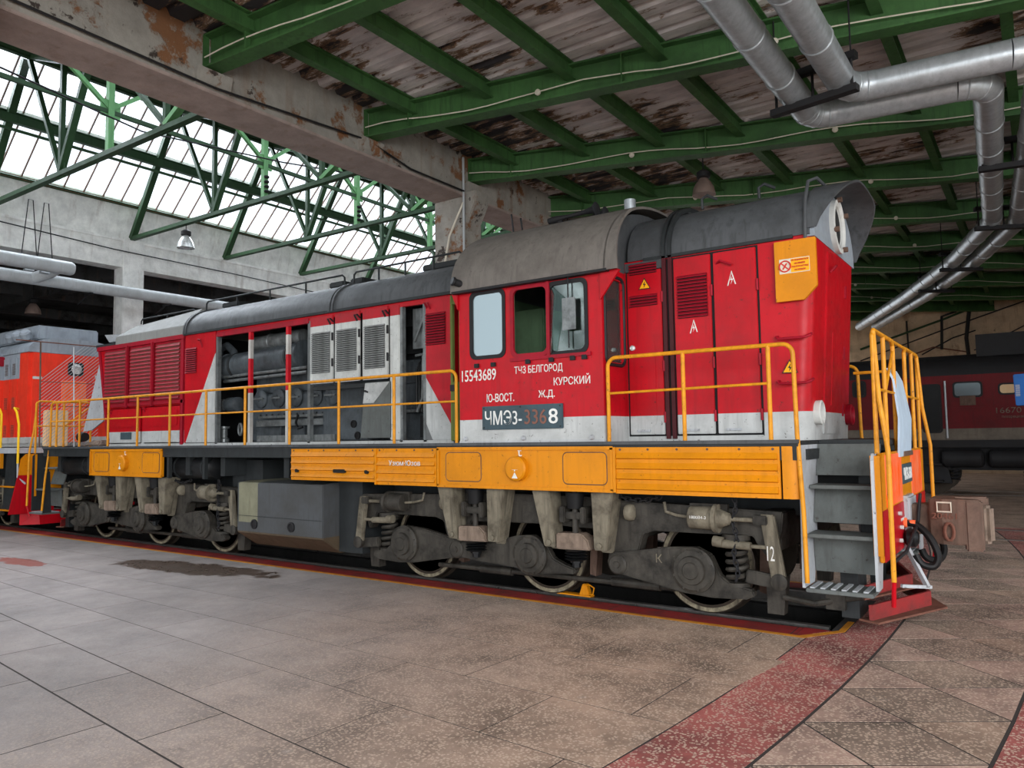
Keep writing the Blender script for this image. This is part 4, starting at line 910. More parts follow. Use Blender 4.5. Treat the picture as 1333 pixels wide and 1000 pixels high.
# gusset sheet off the slanted end
gx = hx(107, 575); m = MB(); m.prism([hp(107, 562), hp(118, 560), hp(133, 548), hp(134, 500), hp(131, 462)], 'y', -HY+.05, -HY+.02); part(m, 'end_gusset', 'stringer_grey')
m = MB(); m.lathe([(0, .09), (.16, .11), (.18, .08)], (gx+.12, -HY, 2.05), (-1, 0, 0), 14); part(m, 'marker_lamp', 'black_iron')
m = MB(); m.hexa([(gx-.2, -.9, 1.86), (gx+.5, -.9, 1.86), (gx+.5, -.4, 1.86), (gx-.2, -.4, 1.86)], [(gx+.05, -.8, 1.98), (gx+.4, -.8, 1.98), (gx+.4, -.5, 1.98), (gx+.05, -.5, 1.98)]); part(m, 'sandbox_lid', 'block_brown', bevel=.03)
# roof over the radiator: sloping pale cover plus low deck
xr = hx(152, 445); m = MB()
m.loft([[(x, y, z) for y, z in ((-HY-.03, ZT+.0), (-HY-.02, ZT+.17), (-.62, zt), (.62, zt), (HY+.02, ZT+.17), (HY+.03, ZT))] for x, zt in ((xr, 4.30), (xA-.02, 4.42))]); part(m, 'radiator_roof', 'roof_light', bevel=.01)
part(MB().box(xe_t-.05, xr, -HY-.02, HY+.02, ZT, ZT+.06), 'radiator_deck', 'frame_dark')
part(MB().hexa([(xr-.55, -.85, 4.0), (xr-.1, -.85, 4.0), (xr-.1, -.2, 4.0), (xr-.55, -.2, 4.0)], [(xr-.65, -.9, 4.16), (xr-.05, -.9, 4.12), (xr-.05, -.2, 4.14), (xr-.65, -.2, 4.2)]), 'open_hatch', 'stringer_grey')
# main long roof
xm = hx(432, 400)
long_roofs = []
for a, b in ((xA+.0, xm-.01), (xm+.01, LX1+.14)):
    r = part(roof(a, b, HY+.02, ZT, 4.43), 'hood_roof', 'roof_grey'); long_roofs.append(r)
for x in (xA, xA+.06, xm-.03, xm+.04, LX1+.10):
    part(roof(x-.018, x+.018, HY+.045, ZT, 4.455, .05), 'roof_rib', 'roof_grey')
part(MB().box(xA, LX1+.1, -HY-.04, -HY+.0, ZT-.02, ZT+.02), 'drip_rail', 'frame_dark'); part(MB().box(xA, LX1+.1, HY, HY+.04, ZT-.02, ZT+.02), 'drip_rail', 'frame_dark')
def hoop(x0, x1, y, z, h=.13, r=.014, nposts=0):
    hr = part(MB().tube([(x0, y, z), (x0+.01, y, z+h-.04), (x0+.06, y, z+h), (x1-.06, y, z+h), (x1-.01, y, z+h-.04), (x1, y, z)], r, 8), 'roof_rail', 'frame_dark')
    for k in range(nposts):
        x = x0+(x1-x0)*(k+1)/(nposts+1); part(MB().cyl((x, y, z-.02), (x, y, z+h), r, n=6), 'rail_post', 'frame_dark', hr)
for y in (-.62, .62):
    hoop(xr+.25, xA-.25, y, 4.33, .1, .014, 1); hoop(xA+.1, xm-.1, y, 4.37, .16, .016, 3); hoop(xm+.1, LX1-.1, y, 4.37, .17, .016, 3)
for x, w in ((-3.1, .5), (-.15, .35), (.35, .3), (1.9, .9)): part(MB().box(x, x+w, -.45, .35, 4.40, 4.50), 'roof_hatch', 'frame_dark', None, .02)
# side panel with small louvre and the slanted grey flash
(x1_, z1_), (x2_, z2_) = hp(281, 460), hp(241, 580)
kx = (x1_-x2_)/(z1_-z2_)
paint('flash_panel', RED, .38, .28, rules=[([(1, -kx, -x2_+kx*z2_)], GREY)], chips=.5)
m = MB(); m.box(xA+.03, xB-.03, -HY-.012, -HY+.02, ZB+.03, ZT-.02); d = part(m, 'hood_door', 'flash_panel', bevel=.008)
louver(d, hx(243, 470), hx(257, 470), hp(250, 486)[1], hp(250, 453)[1], 12, -HY-.012, 'red_deep')
part(MB().tube([(hx(261, 470), -HY-.012, 3.72), (hx(261, 470), -HY-.06, 3.74), (hx(264, 470), -HY-.06, 3.74), (hx(264, 470), -HY-.012, 3.60)], .012, 6), 'handle', 'red_deep', d)
# striped posts in the open engine bay
paint('post_stripes', (200, 196, 190), .5, .35, rules=[([(0, 1, -2.72), (0, -1, 3.30)], (196, 26, 40)), ([(0, 1, -3.62)], (196, 26, 40))])
for px_ in (325, 374):
    x = hx(px_, 500); part(MB().box(x-.03, x+.03, -HY-.01, -HY+.05, ZB, ZT-.05), 'bay_post', 'post_stripes')
part(MB().box(xB, xC, -HY-.015, -HY+.05, ZT-.13, ZT-.05), 'bay_rail', 'red_deep')
# louvre doors
zd = ony(450, 497, -HY).z
paint('louvre_steel', (150, 152, 150), .45, .5, (60, 58, 54), scale=6)
paint('louvre_door_paint', (198, 200, 196), .5, .35, (60, 58, 56), rules=[([(0, 1, -3.68)], (176, 26, 38))], chips=.6)
for k, (a, b) in enumerate(((404, 435), (436, 470), (472, 507))):
    a, b = hx(a, 470), hx(b, 470)
    d = part(MB().box(a+.01, b-.01, -HY-.02, -HY+.01, zd, ZT-.05), 'hood_door', 'louvre_door_paint', bevel=.01)
    louver(d, a+.07, b-.07, zd+.16, ZT-.30, 20, -HY-.02, 'louvre_steel', 'void')
    part(MB().tube([(b-.06, -HY-.02, ZT-.2), (b-.06, -HY-.08, ZT-.12), (b-.0, -HY-.08, ZT-.12), (b-.0, -HY-.02, ZT-.16)], .014, 6), 'handle', 'black_iron', d)
    for zz in (zd+.25, ZT-.45): part(MB().cyl((b-.01, -HY-.03, zz), (b-.01, -HY-.03, zz+.12), .016, n=8), 'hinge', 'black_iron', d)
a, b = hx(508, 480), hx(521, 480)
part(MB().box(a, b, -HY-.012, -HY+.02, ZB+.03, ZT-.05), 'hood_door', 'louvre_door_paint', bevel=.01)
# half-open lower panel
a, b = hx(474, 540), hx(510, 540)
m = MB(); m.prism([(hx(470, 560), ZB+.06), (hx(476, 500), zd-.04), (b, zd-.04), (b, ZB+.06)], 'y', -HY-.02, -HY+.01); d = part(m, 'hood_door', 'ladder_grey', bevel=.008)
m = MB(); m.prism([(hx(474, 520), 2.44), (hx(477, 500), zd-.05), (b-.02, zd-.05), (hx(488, 530), 2.44)], 'y', -HY-.026, -HY-.018); part(m, 'upper_sheet', 'grey_paint', d)
part(MB().tube([(hx(478), -HY-.02, 2.62), (hx(478), -HY-.07, 2.62), (hx(483), -HY-.07, 2.60)], .012, 6), 'handle', 'black_iron', d)
# open slot and last panel
part(MB().box(xD+.05, xE-.05, -HY+.2, -HY+.24, 3.2, ZT-.1), 'inner_panel', 'engine_steel')
m = MB(); m.beam((xD+.1, -HY+.18, 3.3), (xE-.1, -HY+.18, 3.75), .03, .03); m.tube([(xD+.12, -.8, 3.1), (xE-.08, -.8, 3.12)], .02, 6); m.tube([(xD+.25, -.78, 3.1), (xD+.23, -.78, 2.5), (xD+.1, -.75, 2.3)], .025, 8); part(m, 'pipework', 'engine_steel')
part(MB().box(xD+.1, xE-.1, -.75, -.3, ZB, 2.3), 'compressor', 'black_oily', None, .06)
(xs1, zs1), (xs2, zs2) = hp(554, 489), hp(586, 548)
ks = (zs2-zs1)/(xs2-xs1)
paint('flash_panel_cab', (186, 24, 38), .42, .3, rules=[([(ks, -1, zs1-ks*xs1)], GREY), ([(ks*1.35, -1, zs1-.62-ks*1.35*xs1)], (112, 114, 114))], chips=.5)
xF = hx(589, 480)
m = MB(); m.box(xE+.03, xF, -HY-.015, -HY+.02, ZB+.02, ZT-.04); d = part(m, 'hood_door', 'flash_panel_cab', bevel=.008)
louver(d, hx(556, 430), hx(581, 430), hp(568, 449)[1], hp(568, 407)[1], 12, -HY-.015, 'red_deep')
part(MB().tube([(xE+.06, -HY-.015, 3.72), (xE+.06, -HY-.07, 3.78), (xE+.12, -HY-.07, 3.78), (xE+.12, -HY-.015, 3.7)], .013, 6), 'handle', 'red_deep', d)
# --- diesel engine in the bay
def ep(px_, py_, Y=-.62): p = ony(px_, py_, Y); return Vector((p.x, Y, p.z))
m = MB(); m.box(-2.1, 2.3, -.5, .5, 1.9, 2.72); m.box(-2.1, 2.3, -.42, .42, 2.72, 3.1); eng = part(m, 'diesel_engine', 'engine_grey', bevel=.03)
a, b = ep(297, 479), ep(398, 462); part(MB().lathe([(-.02, .1), (0, .25), (.06, .25), (.06, .225), ((b-a).length-.06, .225), ((b-a).length-.06, .25), ((b-a).length, .25)], a, b-a, 28), 'charge_air_pipe', 'engine_grey', eng)
for f_ in (.14, .86): c = a.lerp(b, f_); part(MB().lathe([(0, .24), (.05, .24)], c, b-a, 28), 'pipe_clamp', 'frame_dark', eng)
a, b = ep(331, 449, -.55), ep(396, 438, -.55); part(MB().lathe([(0, .1), (.03, .13), (.45, .13), (.46, .145), (.52, .145), (.53, .13), ((b-a).length, .13)], a, b-a, 24), 'exhaust_manifold', 'engine_steel', eng)
part(MB().tube([ep(283, 470), ep(287, 455), ep(296, 450), ep(304, 458), ep(307, 470)], .07, 10), 'elbow_pipe', 'engine_grey', eng)
for y_ in (0, 6): part(MB().cyl(ep(292, 491+y_, -.75), ep(400, 478+y_, -.75), .028, n=10), 'fuel_rail', 'engine_steel', eng)
for px_ in (341, 363.5, 386.5, 412, 434):
    c = ep(px_, 519.5-(px_-341)*.055, -.5); part(MB().lathe([(0, .165), (.03, .165), (.05, .14), (.06, .05), (.07, .04)], c, (0, -1, 0), 26), 'crankcase_cover', 'engine_grey', eng)
    part(MB().beam(c+Vector((-.13, -.075, 0)), c+Vector((.13, -.075, 0)), .02, .025), 'clamp_bar', 'engine_steel', eng)
part(MB().box(-1.75, 2.2, -.62, -.5, 2.30, 2.34), 'bolt_flange', 'engine_steel', eng)
m = MB()
for k in range(24): m.cyl((-1.7+k*.16, -.61, 2.34), (-1.7+k*.16, -.61, 2.37), .018, n=6)
part(m, 'flange_bolts', 'frame_dark', eng)['kind'] = 'stuff'
part(MB().box(-1.75, .55, -.66, -.6, 2.16, 2.26), 'side_rail', 'engine_steel', eng); part(MB().box(-1.4, .5, -.9, -.6, 1.9, 2.0), 'sump_tray', 'engine_steel', eng)
for x in (-1.2, -.6, .0, .3): part(MB().box(x-.02, x+.02, -.58, -.5, 1.95, 2.18), 'sump_rib', 'engine_grey', eng)
c = ep(302, 527, -.7); part(MB().lathe([(0, .08), (.03, .13), (.30, .13), (.33, .08)], c-Vector((.1, 0, 0)), (1, 0, 0), 18), 'fuel_pump', 'engine_grey', eng)
part(MB().box(c.x-.3, c.x-.12, -.8, -.6, c.z-.1, c.z+.1), 'pump_block', 'engine_steel', eng, .03)
part(MB().tube([(c.x+.25+.05*math.cos(k*PI/5), -.7, 2.12+.1*math.sin(k*PI/5)) for k in range(10)], .022, 8, True), 'lifting_ring', 'engine_steel', eng)
part(MB().lathe([(0, .09), (.08, .09), (.1, .06), (.25, .06), (.26, .1), (.3, .1)], (c.x-.15, -.75, 1.88), (0, 0, 1), 14), 'drain_valve', 'engine_steel', eng)
part(MB().tube([ep(388, 540, -.72), ep(385, 550, -.72), ep(388, 558, -.72), ep(394, 556, -.72)], .02, 8), 'drain_hose', 'rubber', eng)
a = hx(406, 540); b = hx(470, 540); m = MB(); m.box(a, b, -.8, -.5, ZB, 2.42); part(m, 'generator_case', 'engine_grey', eng, .05)
for px_ in (461, 466): c = ep(px_, 552 if px_ == 461 else 567, -.8); part(MB().lathe([(0, .06), (.02, .06), (.02, .045), (.005, .04)], c, (0, -1, 0), 16), 'port', 'void', eng)
part(MB().box(hx(406), hx(475), -HY+.02, -HY+.08, zd-.1, zd-.04), 'door_rail', 'frame_dark')
for k in range(5): part(MB().tube([(hx(525)+.05*k, -.7, 2.3), (hx(525)+.05*k, -.7, 2.9+.1*(k % 2)), (hx(527)+.05*k, -.6, 3.1)], .015, 6), 'conduit', 'black_oily', eng)
part(MB().box(-2.2, 2.8, -.35, .35, 3.1, 3.45), 'turbo_casing', 'black_oily', eng, .1)
# --- cab
CX0, CX1, CZ = 3.50, 5.50, 3.78
W1 = (3.70, 4.18, 2.89, 3.67); W2 = (4.31, 4.80, 2.87, 3.66); W3 = (4.82, 5.30, 2.86, 3.65)
m = MB()
for a, b in ((-SY, -SY+.04), (SY-.04, SY)): m.wall(CX0, CX1, PZ, CZ, [W1, W2, W3], 'y', a, b)
m.wall(-SY+.006, SY-.006, PZ, CZ, [(-1.47, -1.07, 2.73, 3.67), (1.07, 1.47, 2.73, 3.67)], 'x', CX1-.04, CX1+.003)
m.wall(-SY+.006, SY-.006, PZ, CZ, [(-1.5, -1.05, PZ+.05, 3.7), (1.07, 1.47, 2.73, 3.67)], 'x', CX0-.003, CX0+.04)
ar = arch(SY-.02, CZ-.03, 4.63, 10, 2.2)
cab = part(m, 'cab', 'red_paint')
for x in (CX0, CX1-.04): part(MB().prism(ar, 'x', x, x+.04), 'gable', 'roof_grey', cab)
m = MB(); m.box(CX0+.04, CX1-.04, -SY+.045, SY-.045, PZ, PZ+.05); part(m, 'cab_floor', 'frame_dark', cab)
for sg in (-1, 1):
    m = MB(); m.wall(CX0+.04, CX1-.04, PZ, CZ, [W1, W2, W3], 'y', *sorted((sg*(SY-.042), sg*(SY-.05)))); part(m, 'cab_lining', 'green_cab', cab)
m = MB(); m.wall(-SY+.05, SY-.05, PZ, CZ, [(-1.47, -1.07, 2.73, 3.67), (1.07, 1.47, 2.73, 3.67)], 'x', CX1-.05, CX1-.042); part(m, 'cab_lining', 'green_cab', cab); part(MB().box(CX0+.042, CX0+.05, -1.0, 1.0, PZ, CZ), 'cab_lining', 'green_cab', cab)
part(roof(CX0+.05, CX1-.05, SY-.08, CZ-.02, 4.55, .01, 10, 2.2), 'cab_ceiling', 'green_cab', cab)
for x0, x1, z0, z1 in (W1, W2, W3):
    for sg in (-1, 1):
        rr_o = rrect(x0-.03, x1+.03, z0-.03, z1+.03, .09); rr_i = rrect(x0+.015, x1-.015, z0+.015, z1-.015, .07)
        m = MB(); ya, yb_ = sg*(SY+.012), sg*(SY-.02); n = len(rr_o)
        vs_ = [(x, ya, z) for x, z in rr_o]+[(x, ya, z) for x, z in rr_i]+[(x, yb_, z) for x, z in rr_o]+[(x, yb_, z) for x, z in rr_i]
        m.add(vs_, [q for i in range(n) for j in [(i+1) % n] for q in ((i, j, n+j, n+i), (n+i, n+j, 3*n+j, 3*n+i), (i, 2*n+i, 2*n+j, j))])
        part(m, 'window_frame', 'black_iron' if x0 != W2[0] else 'red_deep', cab)
        if x0 != W2[0] or sg > 0: part(MB().prism(rrect(x0, x1, z0, z1, .07), 'y', *sorted((sg*(SY-.012), sg*(SY-.006)))), 'pane', 'mirror_glass' if (x0 == W1[0] and sg < 0) else 'glass', cab)
# sliding sash stood ajar, deflector, sun mirror
part(MB().hexa([(4.83, -SY-.015, 2.86), (4.87, -SY-.06, 2.86), (4.88, -SY-.055, 2.86), (4.84, -SY-.01, 2.86)], [(4.86, -SY-.015, 3.62), (4.96, -SY-.12, 3.5), (4.97, -SY-.115, 3.5), (4.87, -SY-.01, 3.62)]), 'wind_deflector', 'glass', cab)
part(MB().hexa([(4.80, -SY-.03, 2.82), (4.84, -SY-.03, 2.82), (4.84, -SY, 2.82), (4.80, -SY, 2.82)], [(4.80, -SY-.03, 3.70), (4.84, -SY-.03, 3.70), (4.84, -SY, 3.70), (4.80, -SY, 3.70)]), 'sash_bar', 'red_deep', cab)
part(MB().box(5.03, 5.20, -SY-.06, -SY-.045, 3.10, 3.46), 'mirror', 'engine_steel', cab); part(MB().cyl((5.1, -SY-.04, 2.9), (5.1, -SY-.04, 3.72), .008, n=6), 'mirror_rod', 'black_iron', cab)
for x0, x1 in ((W1[0], W1[1]), (W2[0], W3[1])): part(MB().box(x0-.06, x1+.06, -SY-.02, -SY+.01, 3.69, 3.72), 'window_hood', 'red_deep', cab)
part(MB().box(4.28, 5.36, -SY-.025, -SY, 2.80, 2.84), 'window_sill', 'red_deep', cab)
for x in (3.75, 4.0, 4.5, 4.82, 5.1, 5.25): part(MB().box(x, x+.06, -SY-.03, -SY, 2.76, 2.81), 'drain', 'black_iron', cab)
for y0, y1 in ((-1.47, -1.07), (1.07, 1.47)):
    part(MB().box(CX1-.03, CX1-.024, y0, y1, 2.73, 3.67), 'pane', 'glass', cab)
    rr_o = rrect(y0-.03, y1+.03, 2.70, 3.70, .09); m = MB(); m.tube([(CX1+.006, y, z) for y, z in rr_o], .02, 6, True); part(m, 'window_frame', 'black_iron', cab)
# cab inside: control desk, electrical cabinets, seat
part(MB().box(4.6, 5.2, -1.0, .6, PZ+.05, 2.75), 'control_desk', 'green_cab', cab, .03)
part(MB().box(3.6, 4.1, -.55, .9, PZ+.05, 3.6), 'electric_cabinet', 'green_cab', cab, .02); part(MB().box(4.1, 4.12, -.5, -.05, 2.0, 3.5), 'cabinet_door', 'green_cab', cab)
m = MB(); m.box(4.35, 4.7, -1.35, -.95, 2.25, 2.33); m.box(4.33, 4.40, -1.35, -.95, 2.33, 2.8); m.cyl((4.52, -1.15, PZ+.05), (4.52, -1.15, 2.25), .05); part(m, 'driver_seat', 'rubber', cab)
# roof, eaves, fittings
part(roof(CX0-.06, CX1+.10, SY+.10, 3.70, 4.70, .03, 12, 2.2), 'cab_roof', 'cab_roof')
m = MB(); q = arch(SY+.10, 3.70, 4.70, 12, 2.2); q2 = arch(SY+.07, 3.70, 4.67, 12, 2.2); n = len(q)
ex = lambda z: CX1+.10+.16*max(0, (4.55-z))**.5     # visor leans out towards the eaves
m.loft([[(CX1+.08, y, z) for y, z in q+q2[::-1]], [(ex(z) if z < 4.5 else CX1+.12, y, z) for y, z in q+q2[::-1]]]); part(m, 'roof_visor', 'cab_roof')
for sg in (-1, 1):
    part(MB().box(CX0-.04, CX1+.12, *sorted((sg*(SY+.02), sg*(SY+.10))), 3.69, 3.72), 'gutter', 'black_iron')
    part(MB().prism([(CX1+.0, 3.40), (CX1+.24, 3.70), (CX1+.0, 3.78)], 'y', *sorted((sg*(SY-.0), sg*(SY+.03)))), 'eave_gusset', 'red_plain')
    part(MB().prism([(CX0+.0, 3.50), (CX0-.10, 3.72), (CX0+.0, 3.78)], 'y', *sorted((sg*(SY-.0), sg*(SY+.03)))), 'eave_gusset', 'red_plain')
part(MB().lathe([(0, .045), (.10, .045), (.12, .06), (.14, .05)], (3.60, -1.62, 3.80), (-.4, -.8, .25), 12), 'marker_lamp', 'black_iron')
for y in (-.45, -.2): part(MB().lathe([(-.3, .04), (-.2, .05), (0, .025), (.25, .03), (.36, .05), (.42, .095), (.43, .08)], (4.45, y, 4.78), (1, 0, .05), 14), 'horn', 'black_iron'); part(MB().box(4.3, 4.36, y-.02, y+.02, 4.6, 4.78), 'horn_bracket', 'black_iron')
part(MB().cyl((5.12, 0, 4.55), (5.12, 0, 4.98), .075, n=16), 'vent_pipe', 'galvanised')
for x, h_ in ((3.7, .3), (3.85, .22)): part(MB().cyl((x, -.6, 4.5), (x-.05, -.6, 4.62+h_), .012, n=6), 'antenna', 'black_iron')
# open cab door swung out beside the hood
m = MB(); m.wall(3.30, 3.48, PZ+.04, 3.72, [(3.34, 3.44, 2.62, 3.60)], 'y', -1.50, -1.45); d = part(m, 'cab_door', 'green_in', bevel=.006)
part(MB().cyl((3.46, -1.475, PZ+.03), (3.46, -1.475, 3.74), .02, n=8), 'hinge', 'green_in', d)
part(MB().box(3.31, 3.4, -1.52, -1.50, 2.5, 2.58), 'lock', 'black_iron', d)
# writing on the cab
text('stencil', '15543689', (3.54, -SY-.003, 2.60), .52, .14, 'chalk', cab, bold=.006)
text('stencil', 'ТЧЗ БЕЛГОРОД', (4.33, -SY-.003, 2.635), .66, .105, 'chalk', cab, bold=.006)
text('stencil', 'КУРСКИЙ', (4.87, -SY-.003, 2.49), .47, .115, 'chalk', cab, bold=.006)
text('stencil', 'Ю-ВОСТ.', (3.92, -SY-.003, 2.335), .40, .10, 'chalk', cab, bold=.01)
text('stencil', 'Ж.Д.', (4.66, -SY-.003, 2.345), .22, .10, 'chalk', cab, bold=.01)
np_ = part(MB().box(3.86, 4.99, -SY-.025, -SY, 2.005, 2.285), 'number_plate', 'plate_slate', None, .006)
text('numerals', 'ЧМЭ3-', (3.91, -SY-.026, 2.06), .53, .17, 'numeral_white', np_, depth=.008); text('numerals', '336', (4.48, -SY-.026, 2.06), .30, .17, 'numeral_dark', np_, depth=.008, bold=.005); text('numerals', '8', (4.81, -SY-.026, 2.06), .12, .17, 'numeral_white', np_, depth=.008, bold=.005)
for x, z in ((3.89, 2.26), (4.96, 2.26), (3.89, 2.03), (4.96, 2.03), (4.42, 2.265)): part(MB().lathe([(0, .009), (.006, .009)], (x, -SY-.025, z), (0, -1, 0), 8), 'bolt', 'frame_dark', np_)
part(MB().box(CX0, CX1, -SY-.012, -SY, PZ, PZ+.035), 'sill_strip', 'stringer_grey', cab)
for x in (3.6, 4.45, 5.35): part(MB().lathe([(0, .03), (.03, .02)], (x, -SY-.01, PZ+.06), (0, -1, 0), 10), 'sill_plug', 'stringer_grey', cab)
# --- short hood: body with slanting end and rounded corners
def ring_xy(xe, z, r=.13):
    pts = [(5.5, -HY, z), (5.5, HY, z)]
    out = [(5.5, -HY)]+[(xe-r+r*math.cos(a), -HY+r+r*math.sin(a)) for a in [-PI/2+PI/2*k/6 for k in range(7)]]+[(xe-r+r*math.cos(a), HY-r+r*math.sin(a)) for a in [PI/2*k/6 for k in range(7)]]+[(5.5, HY)]
    return [(x, y, z) for x, y in out]
SZ = 3.91; xeB, xeT = 7.47, 7.60
def xend(z): return xeB+(xeT-xeB)*(z-PZ)/(SZ-PZ)
m = MB(); m.loft([ring_xy(xend(z), z) for z in (PZ, SZ)]); sh = part(m, 'short_hood', 'red_paint')
sr = part(roof(5.55, 7.56, HY+.02, SZ, 4.56, .03, 12, 2.3), 'hood_roof', 'roof_grey')
# end of the roof: grey headlamp face, cowl beyond it
m = MB(); m.prism(arch(HY-.01, SZ-.02, 4.53, 12, 2.3), 'x', 7.45, 7.605); hf = part(m, 'headlamp_face', 'loco_grey')
m = MB(); q = arch(HY+.03, SZ+.06, 4.575, 12, 2.3); q2 = arch(HY+.005, SZ+.06, 4.55, 12, 2.3)
m.loft([[(7.54, y, z) for y, z in q+q2[::-1]], [(7.63+.31*max(0, min(1, (z-4.0)/.5)), y, z) for y, z in q+q2[::-1]]]); part(m, 'roof_cowl', 'roof_grey')
m = MB(); m.lathe([(0, .30), (.05, .30), (.055, .26), (.03, .235), (-.06, .22)], (7.605, 0.02, 4.19), (1, 0, 0), 32); hl = part(m, 'headlamp_ring', 'white_paint')
part(MB().lathe([(0, .22), (.012, .22)], (7.60, .02, 4.19), (1, 0, 0), 32), 'headlamp_bowl', 'void', hl)
for a in (.6, 1.8, 3.5, 5.2): part(MB().lathe([(0, .03), (.05, .03)], (7.65, .02+.28*math.cos(a), 4.2+.28*math.sin(a)), (1, 0, 0), 8), 'clip', 'rust_dark', hl)
hr = part(MB().tube([(7.52, -HY-.04, 3.55), (7.53, -HY-.05, 4.0), (7.52, -.93, 4.28), (7.53, -.82, 4.50), (7.58, -.66, 4.57), (7.64, -.5, 4.5)], .018, 8), 'grab_rail', 'roof_grey')
for x in (6.3, 6.95): part(MB().tube([(x, -.55, 4.5), (x, -.56, 4.62), (x+.06, -.56, 4.65), (x+.16, -.5, 4.6)], .018, 8), 'grab_rail', 'frame_dark')
part(MB().box(5.75, 7.4, -HY-.03, -HY+.02, SZ-.02, SZ+.015), 'drip_rail', 'frame_dark')
for px_ in (868, 876):
    x = hx(px_, 450); part(MB().box(x-.022, x+.022, -HY-.03, -HY+.01, ZB, SZ), 'pillar', 'pillar_dark'); part(roof(x-.02, x+.02, HY+.05, SZ, 4.63, .05, 12, 2.3), 'roof_rib', 'frame_dark')
part(MB().box(hx(817, 450), hx(866, 450), -HY-.02, -HY, 3.79, SZ-.02), 'fascia', 'roof_grey')
# side doors
part(MB().box(hx(817, 450), hx(991, 450), -HY-.004, -HY+.005, ZB+.03, SZ-.03), 'door_gap_shade', 'void')  # near-black sheet painted as the shade in the door gaps
def side_door(pa, pb, z1=SZ-.05, key=None):
    a, b = hx(pa, 450), hx(pb, 450)
    d = part(MB().box(a+.012, b-.012, -HY-.022, -HY+.01, ZB+.05, z1), 'hood_door', 'red_paint', bevel=.006)
    for zz in (2.05, 2.62, 3.4): part(MB().cyl((b-.004, -HY-.026, zz), (b-.004, -HY-.026, zz+.12), .014, n=8), 'hinge', 'red_deep', d)
    part(MB().box(a+.10, a+.26, -HY-.04, -HY-.02, 1.95, 1.975), 'catch', 'stringer_grey', d)
    return d, a, b
def warn(d, x, z, s):     # yellow warning triangle with a lightning flash
    y = -HY-.023
    part(MB().prism([(x-s/2, z), (x+s/2, z), (x, z+s*.88)], 'y', y-.002, y), 'warning_sign', 'black_print', d)
    part(MB().prism([(x-s*.41, z+s*.06), (x+s*.41, z+s*.06), (x, z+s*.76)], 'y', y-.004, y-.002), 'warning_sign', 'sign_orange', d)
    part(MB().prism([(x+.06*s, z+s*.6), (x-.12*s, z+s*.32), (x+.0*s, z+s*.34), (x-.05*s, z+s*.1), (x+.14*s, z+s*.4), (x+.02*s, z+s*.38)], 'y', y-.006, y-.004), 'lightning_flash', 'black_print', d)
def ghost(d, x, z, s):    # stencilled lightning arrow
    y = -HY-.023
    part(MB().prism([(x-.30*s, z), (x-.22*s, z+.0*s), (x+.0*s, z+s*.85), (x+.22*s, z+.06*s), (x+.30*s, z+.06*s), (x+.02*s, z+s)], 'y', y-.002, y), 'stencil', 'chalk', d)
    part(MB().prism([(x+.02*s, z+s*.62), (x-.1*s, z+s*.36), (x+.02*s, z+s*.36), (x-.06*s, z+s*.08), (x+.12*s, z+s*.44), (x+.0*s, z+s*.44)], 'y', y-.002, y), 'stencil', 'chalk', d)
d, a, b = side_door(818, 865, 3.78); louver(d, a+.05, b-.06, hp(840, 357)[1], hp(840, 343)[1], 4, -HY-.022, 'red_deep'); louver(d, a+.05, b-.06, hp(840, 399)[1], hp(840, 384)[1], 4, -HY-.022, 'red_deep')
warn(d, hx(840, 372), hp(840, 377)[1], .15)
part(MB().lathe([(0, .03), (.03, .03), (.035, .015)], (a+.07, -HY-.02, hp(823, 454)[1]), (0, -1, 0), 12), 'lock', 'lamp_chrome', d)
part(MB().prism(rrect(a+.1, b-.1, 2.0, 3.0, .08), 'y', -HY-.027, -HY-.02), 'pressing', 'red_paint', d, .003)
d, a, b = side_door(879, 930); louver(d, hx(883, 385), hx(922, 385), hp(900, 414)[1], hp(900, 358)[1], 13, -HY-.022, 'red_deep'); ghost(d, hx(904, 425), hp(904, 434)[1], .15)
d, a, b = side_door(931, 990); ghost(d, hx(953, 360), hp(953, 372)[1], .16)
part(MB().tube([(a+.05, -HY-.02, 3.74), (a+.10, -HY-.06, 3.76), (a+.22, -HY-.05, 3.70)], .012, 6), 'handle', 'red_deep', d)
# yellow notice panel hung off the corner
Yp = -HY-.07
(xa, za), (xb, zb) = hp(1007, 316, Yp), hp(1061, 310, Yp); zl = hp(1008, 394, Yp)[1]
m = MB(); m.prism([(xa, zl), (xb-.13, zl+.0), (xb, zl+.13), (xb, za), (xa, za)], 'y', Yp, Yp+.05); npn = part(m, 'notice_panel', 'yellow_paint', None, .004)
w = xb-xa; m = MB(); m.prism([(xa+.12*w, zl+.28), (xa+.85*w, zl+.28), (xa+.85*w, zl+.43), (xa+.12*w, zl+.43)], 'y', Yp-.003, Yp); part(m, 'label', 'cable_white', npn)
m = MB(); m.prism([(xa+.40*w, zl+.287), (xa+.84*w, zl+.287), (xa+.84*w, zl+.423), (xa+.40*w, zl+.423)], 'y', Yp-.0045, Yp-.003); part(m, 'label', 'sign_orange', npn)
m = MB(); c_ = (xa+.255*w, zl+.355); m.tube([(c_[0]+.055*math.cos(k*PI/8), Yp-.006, c_[1]+.055*math.sin(k*PI/8)) for k in range(16)], .008, 5, True); m.beam((c_[0]-.035, Yp-.006, c_[1]+.035), (c_[0]+.035, Yp-.006, c_[1]-.035), .004, .012); m.beam((c_[0]-.02, Yp-.005, c_[1]-.03), (c_[0]+.02, Yp-.005, c_[1]+.03), .004, .014); part(m, 'prohibition_sign', 'red_print', npn)
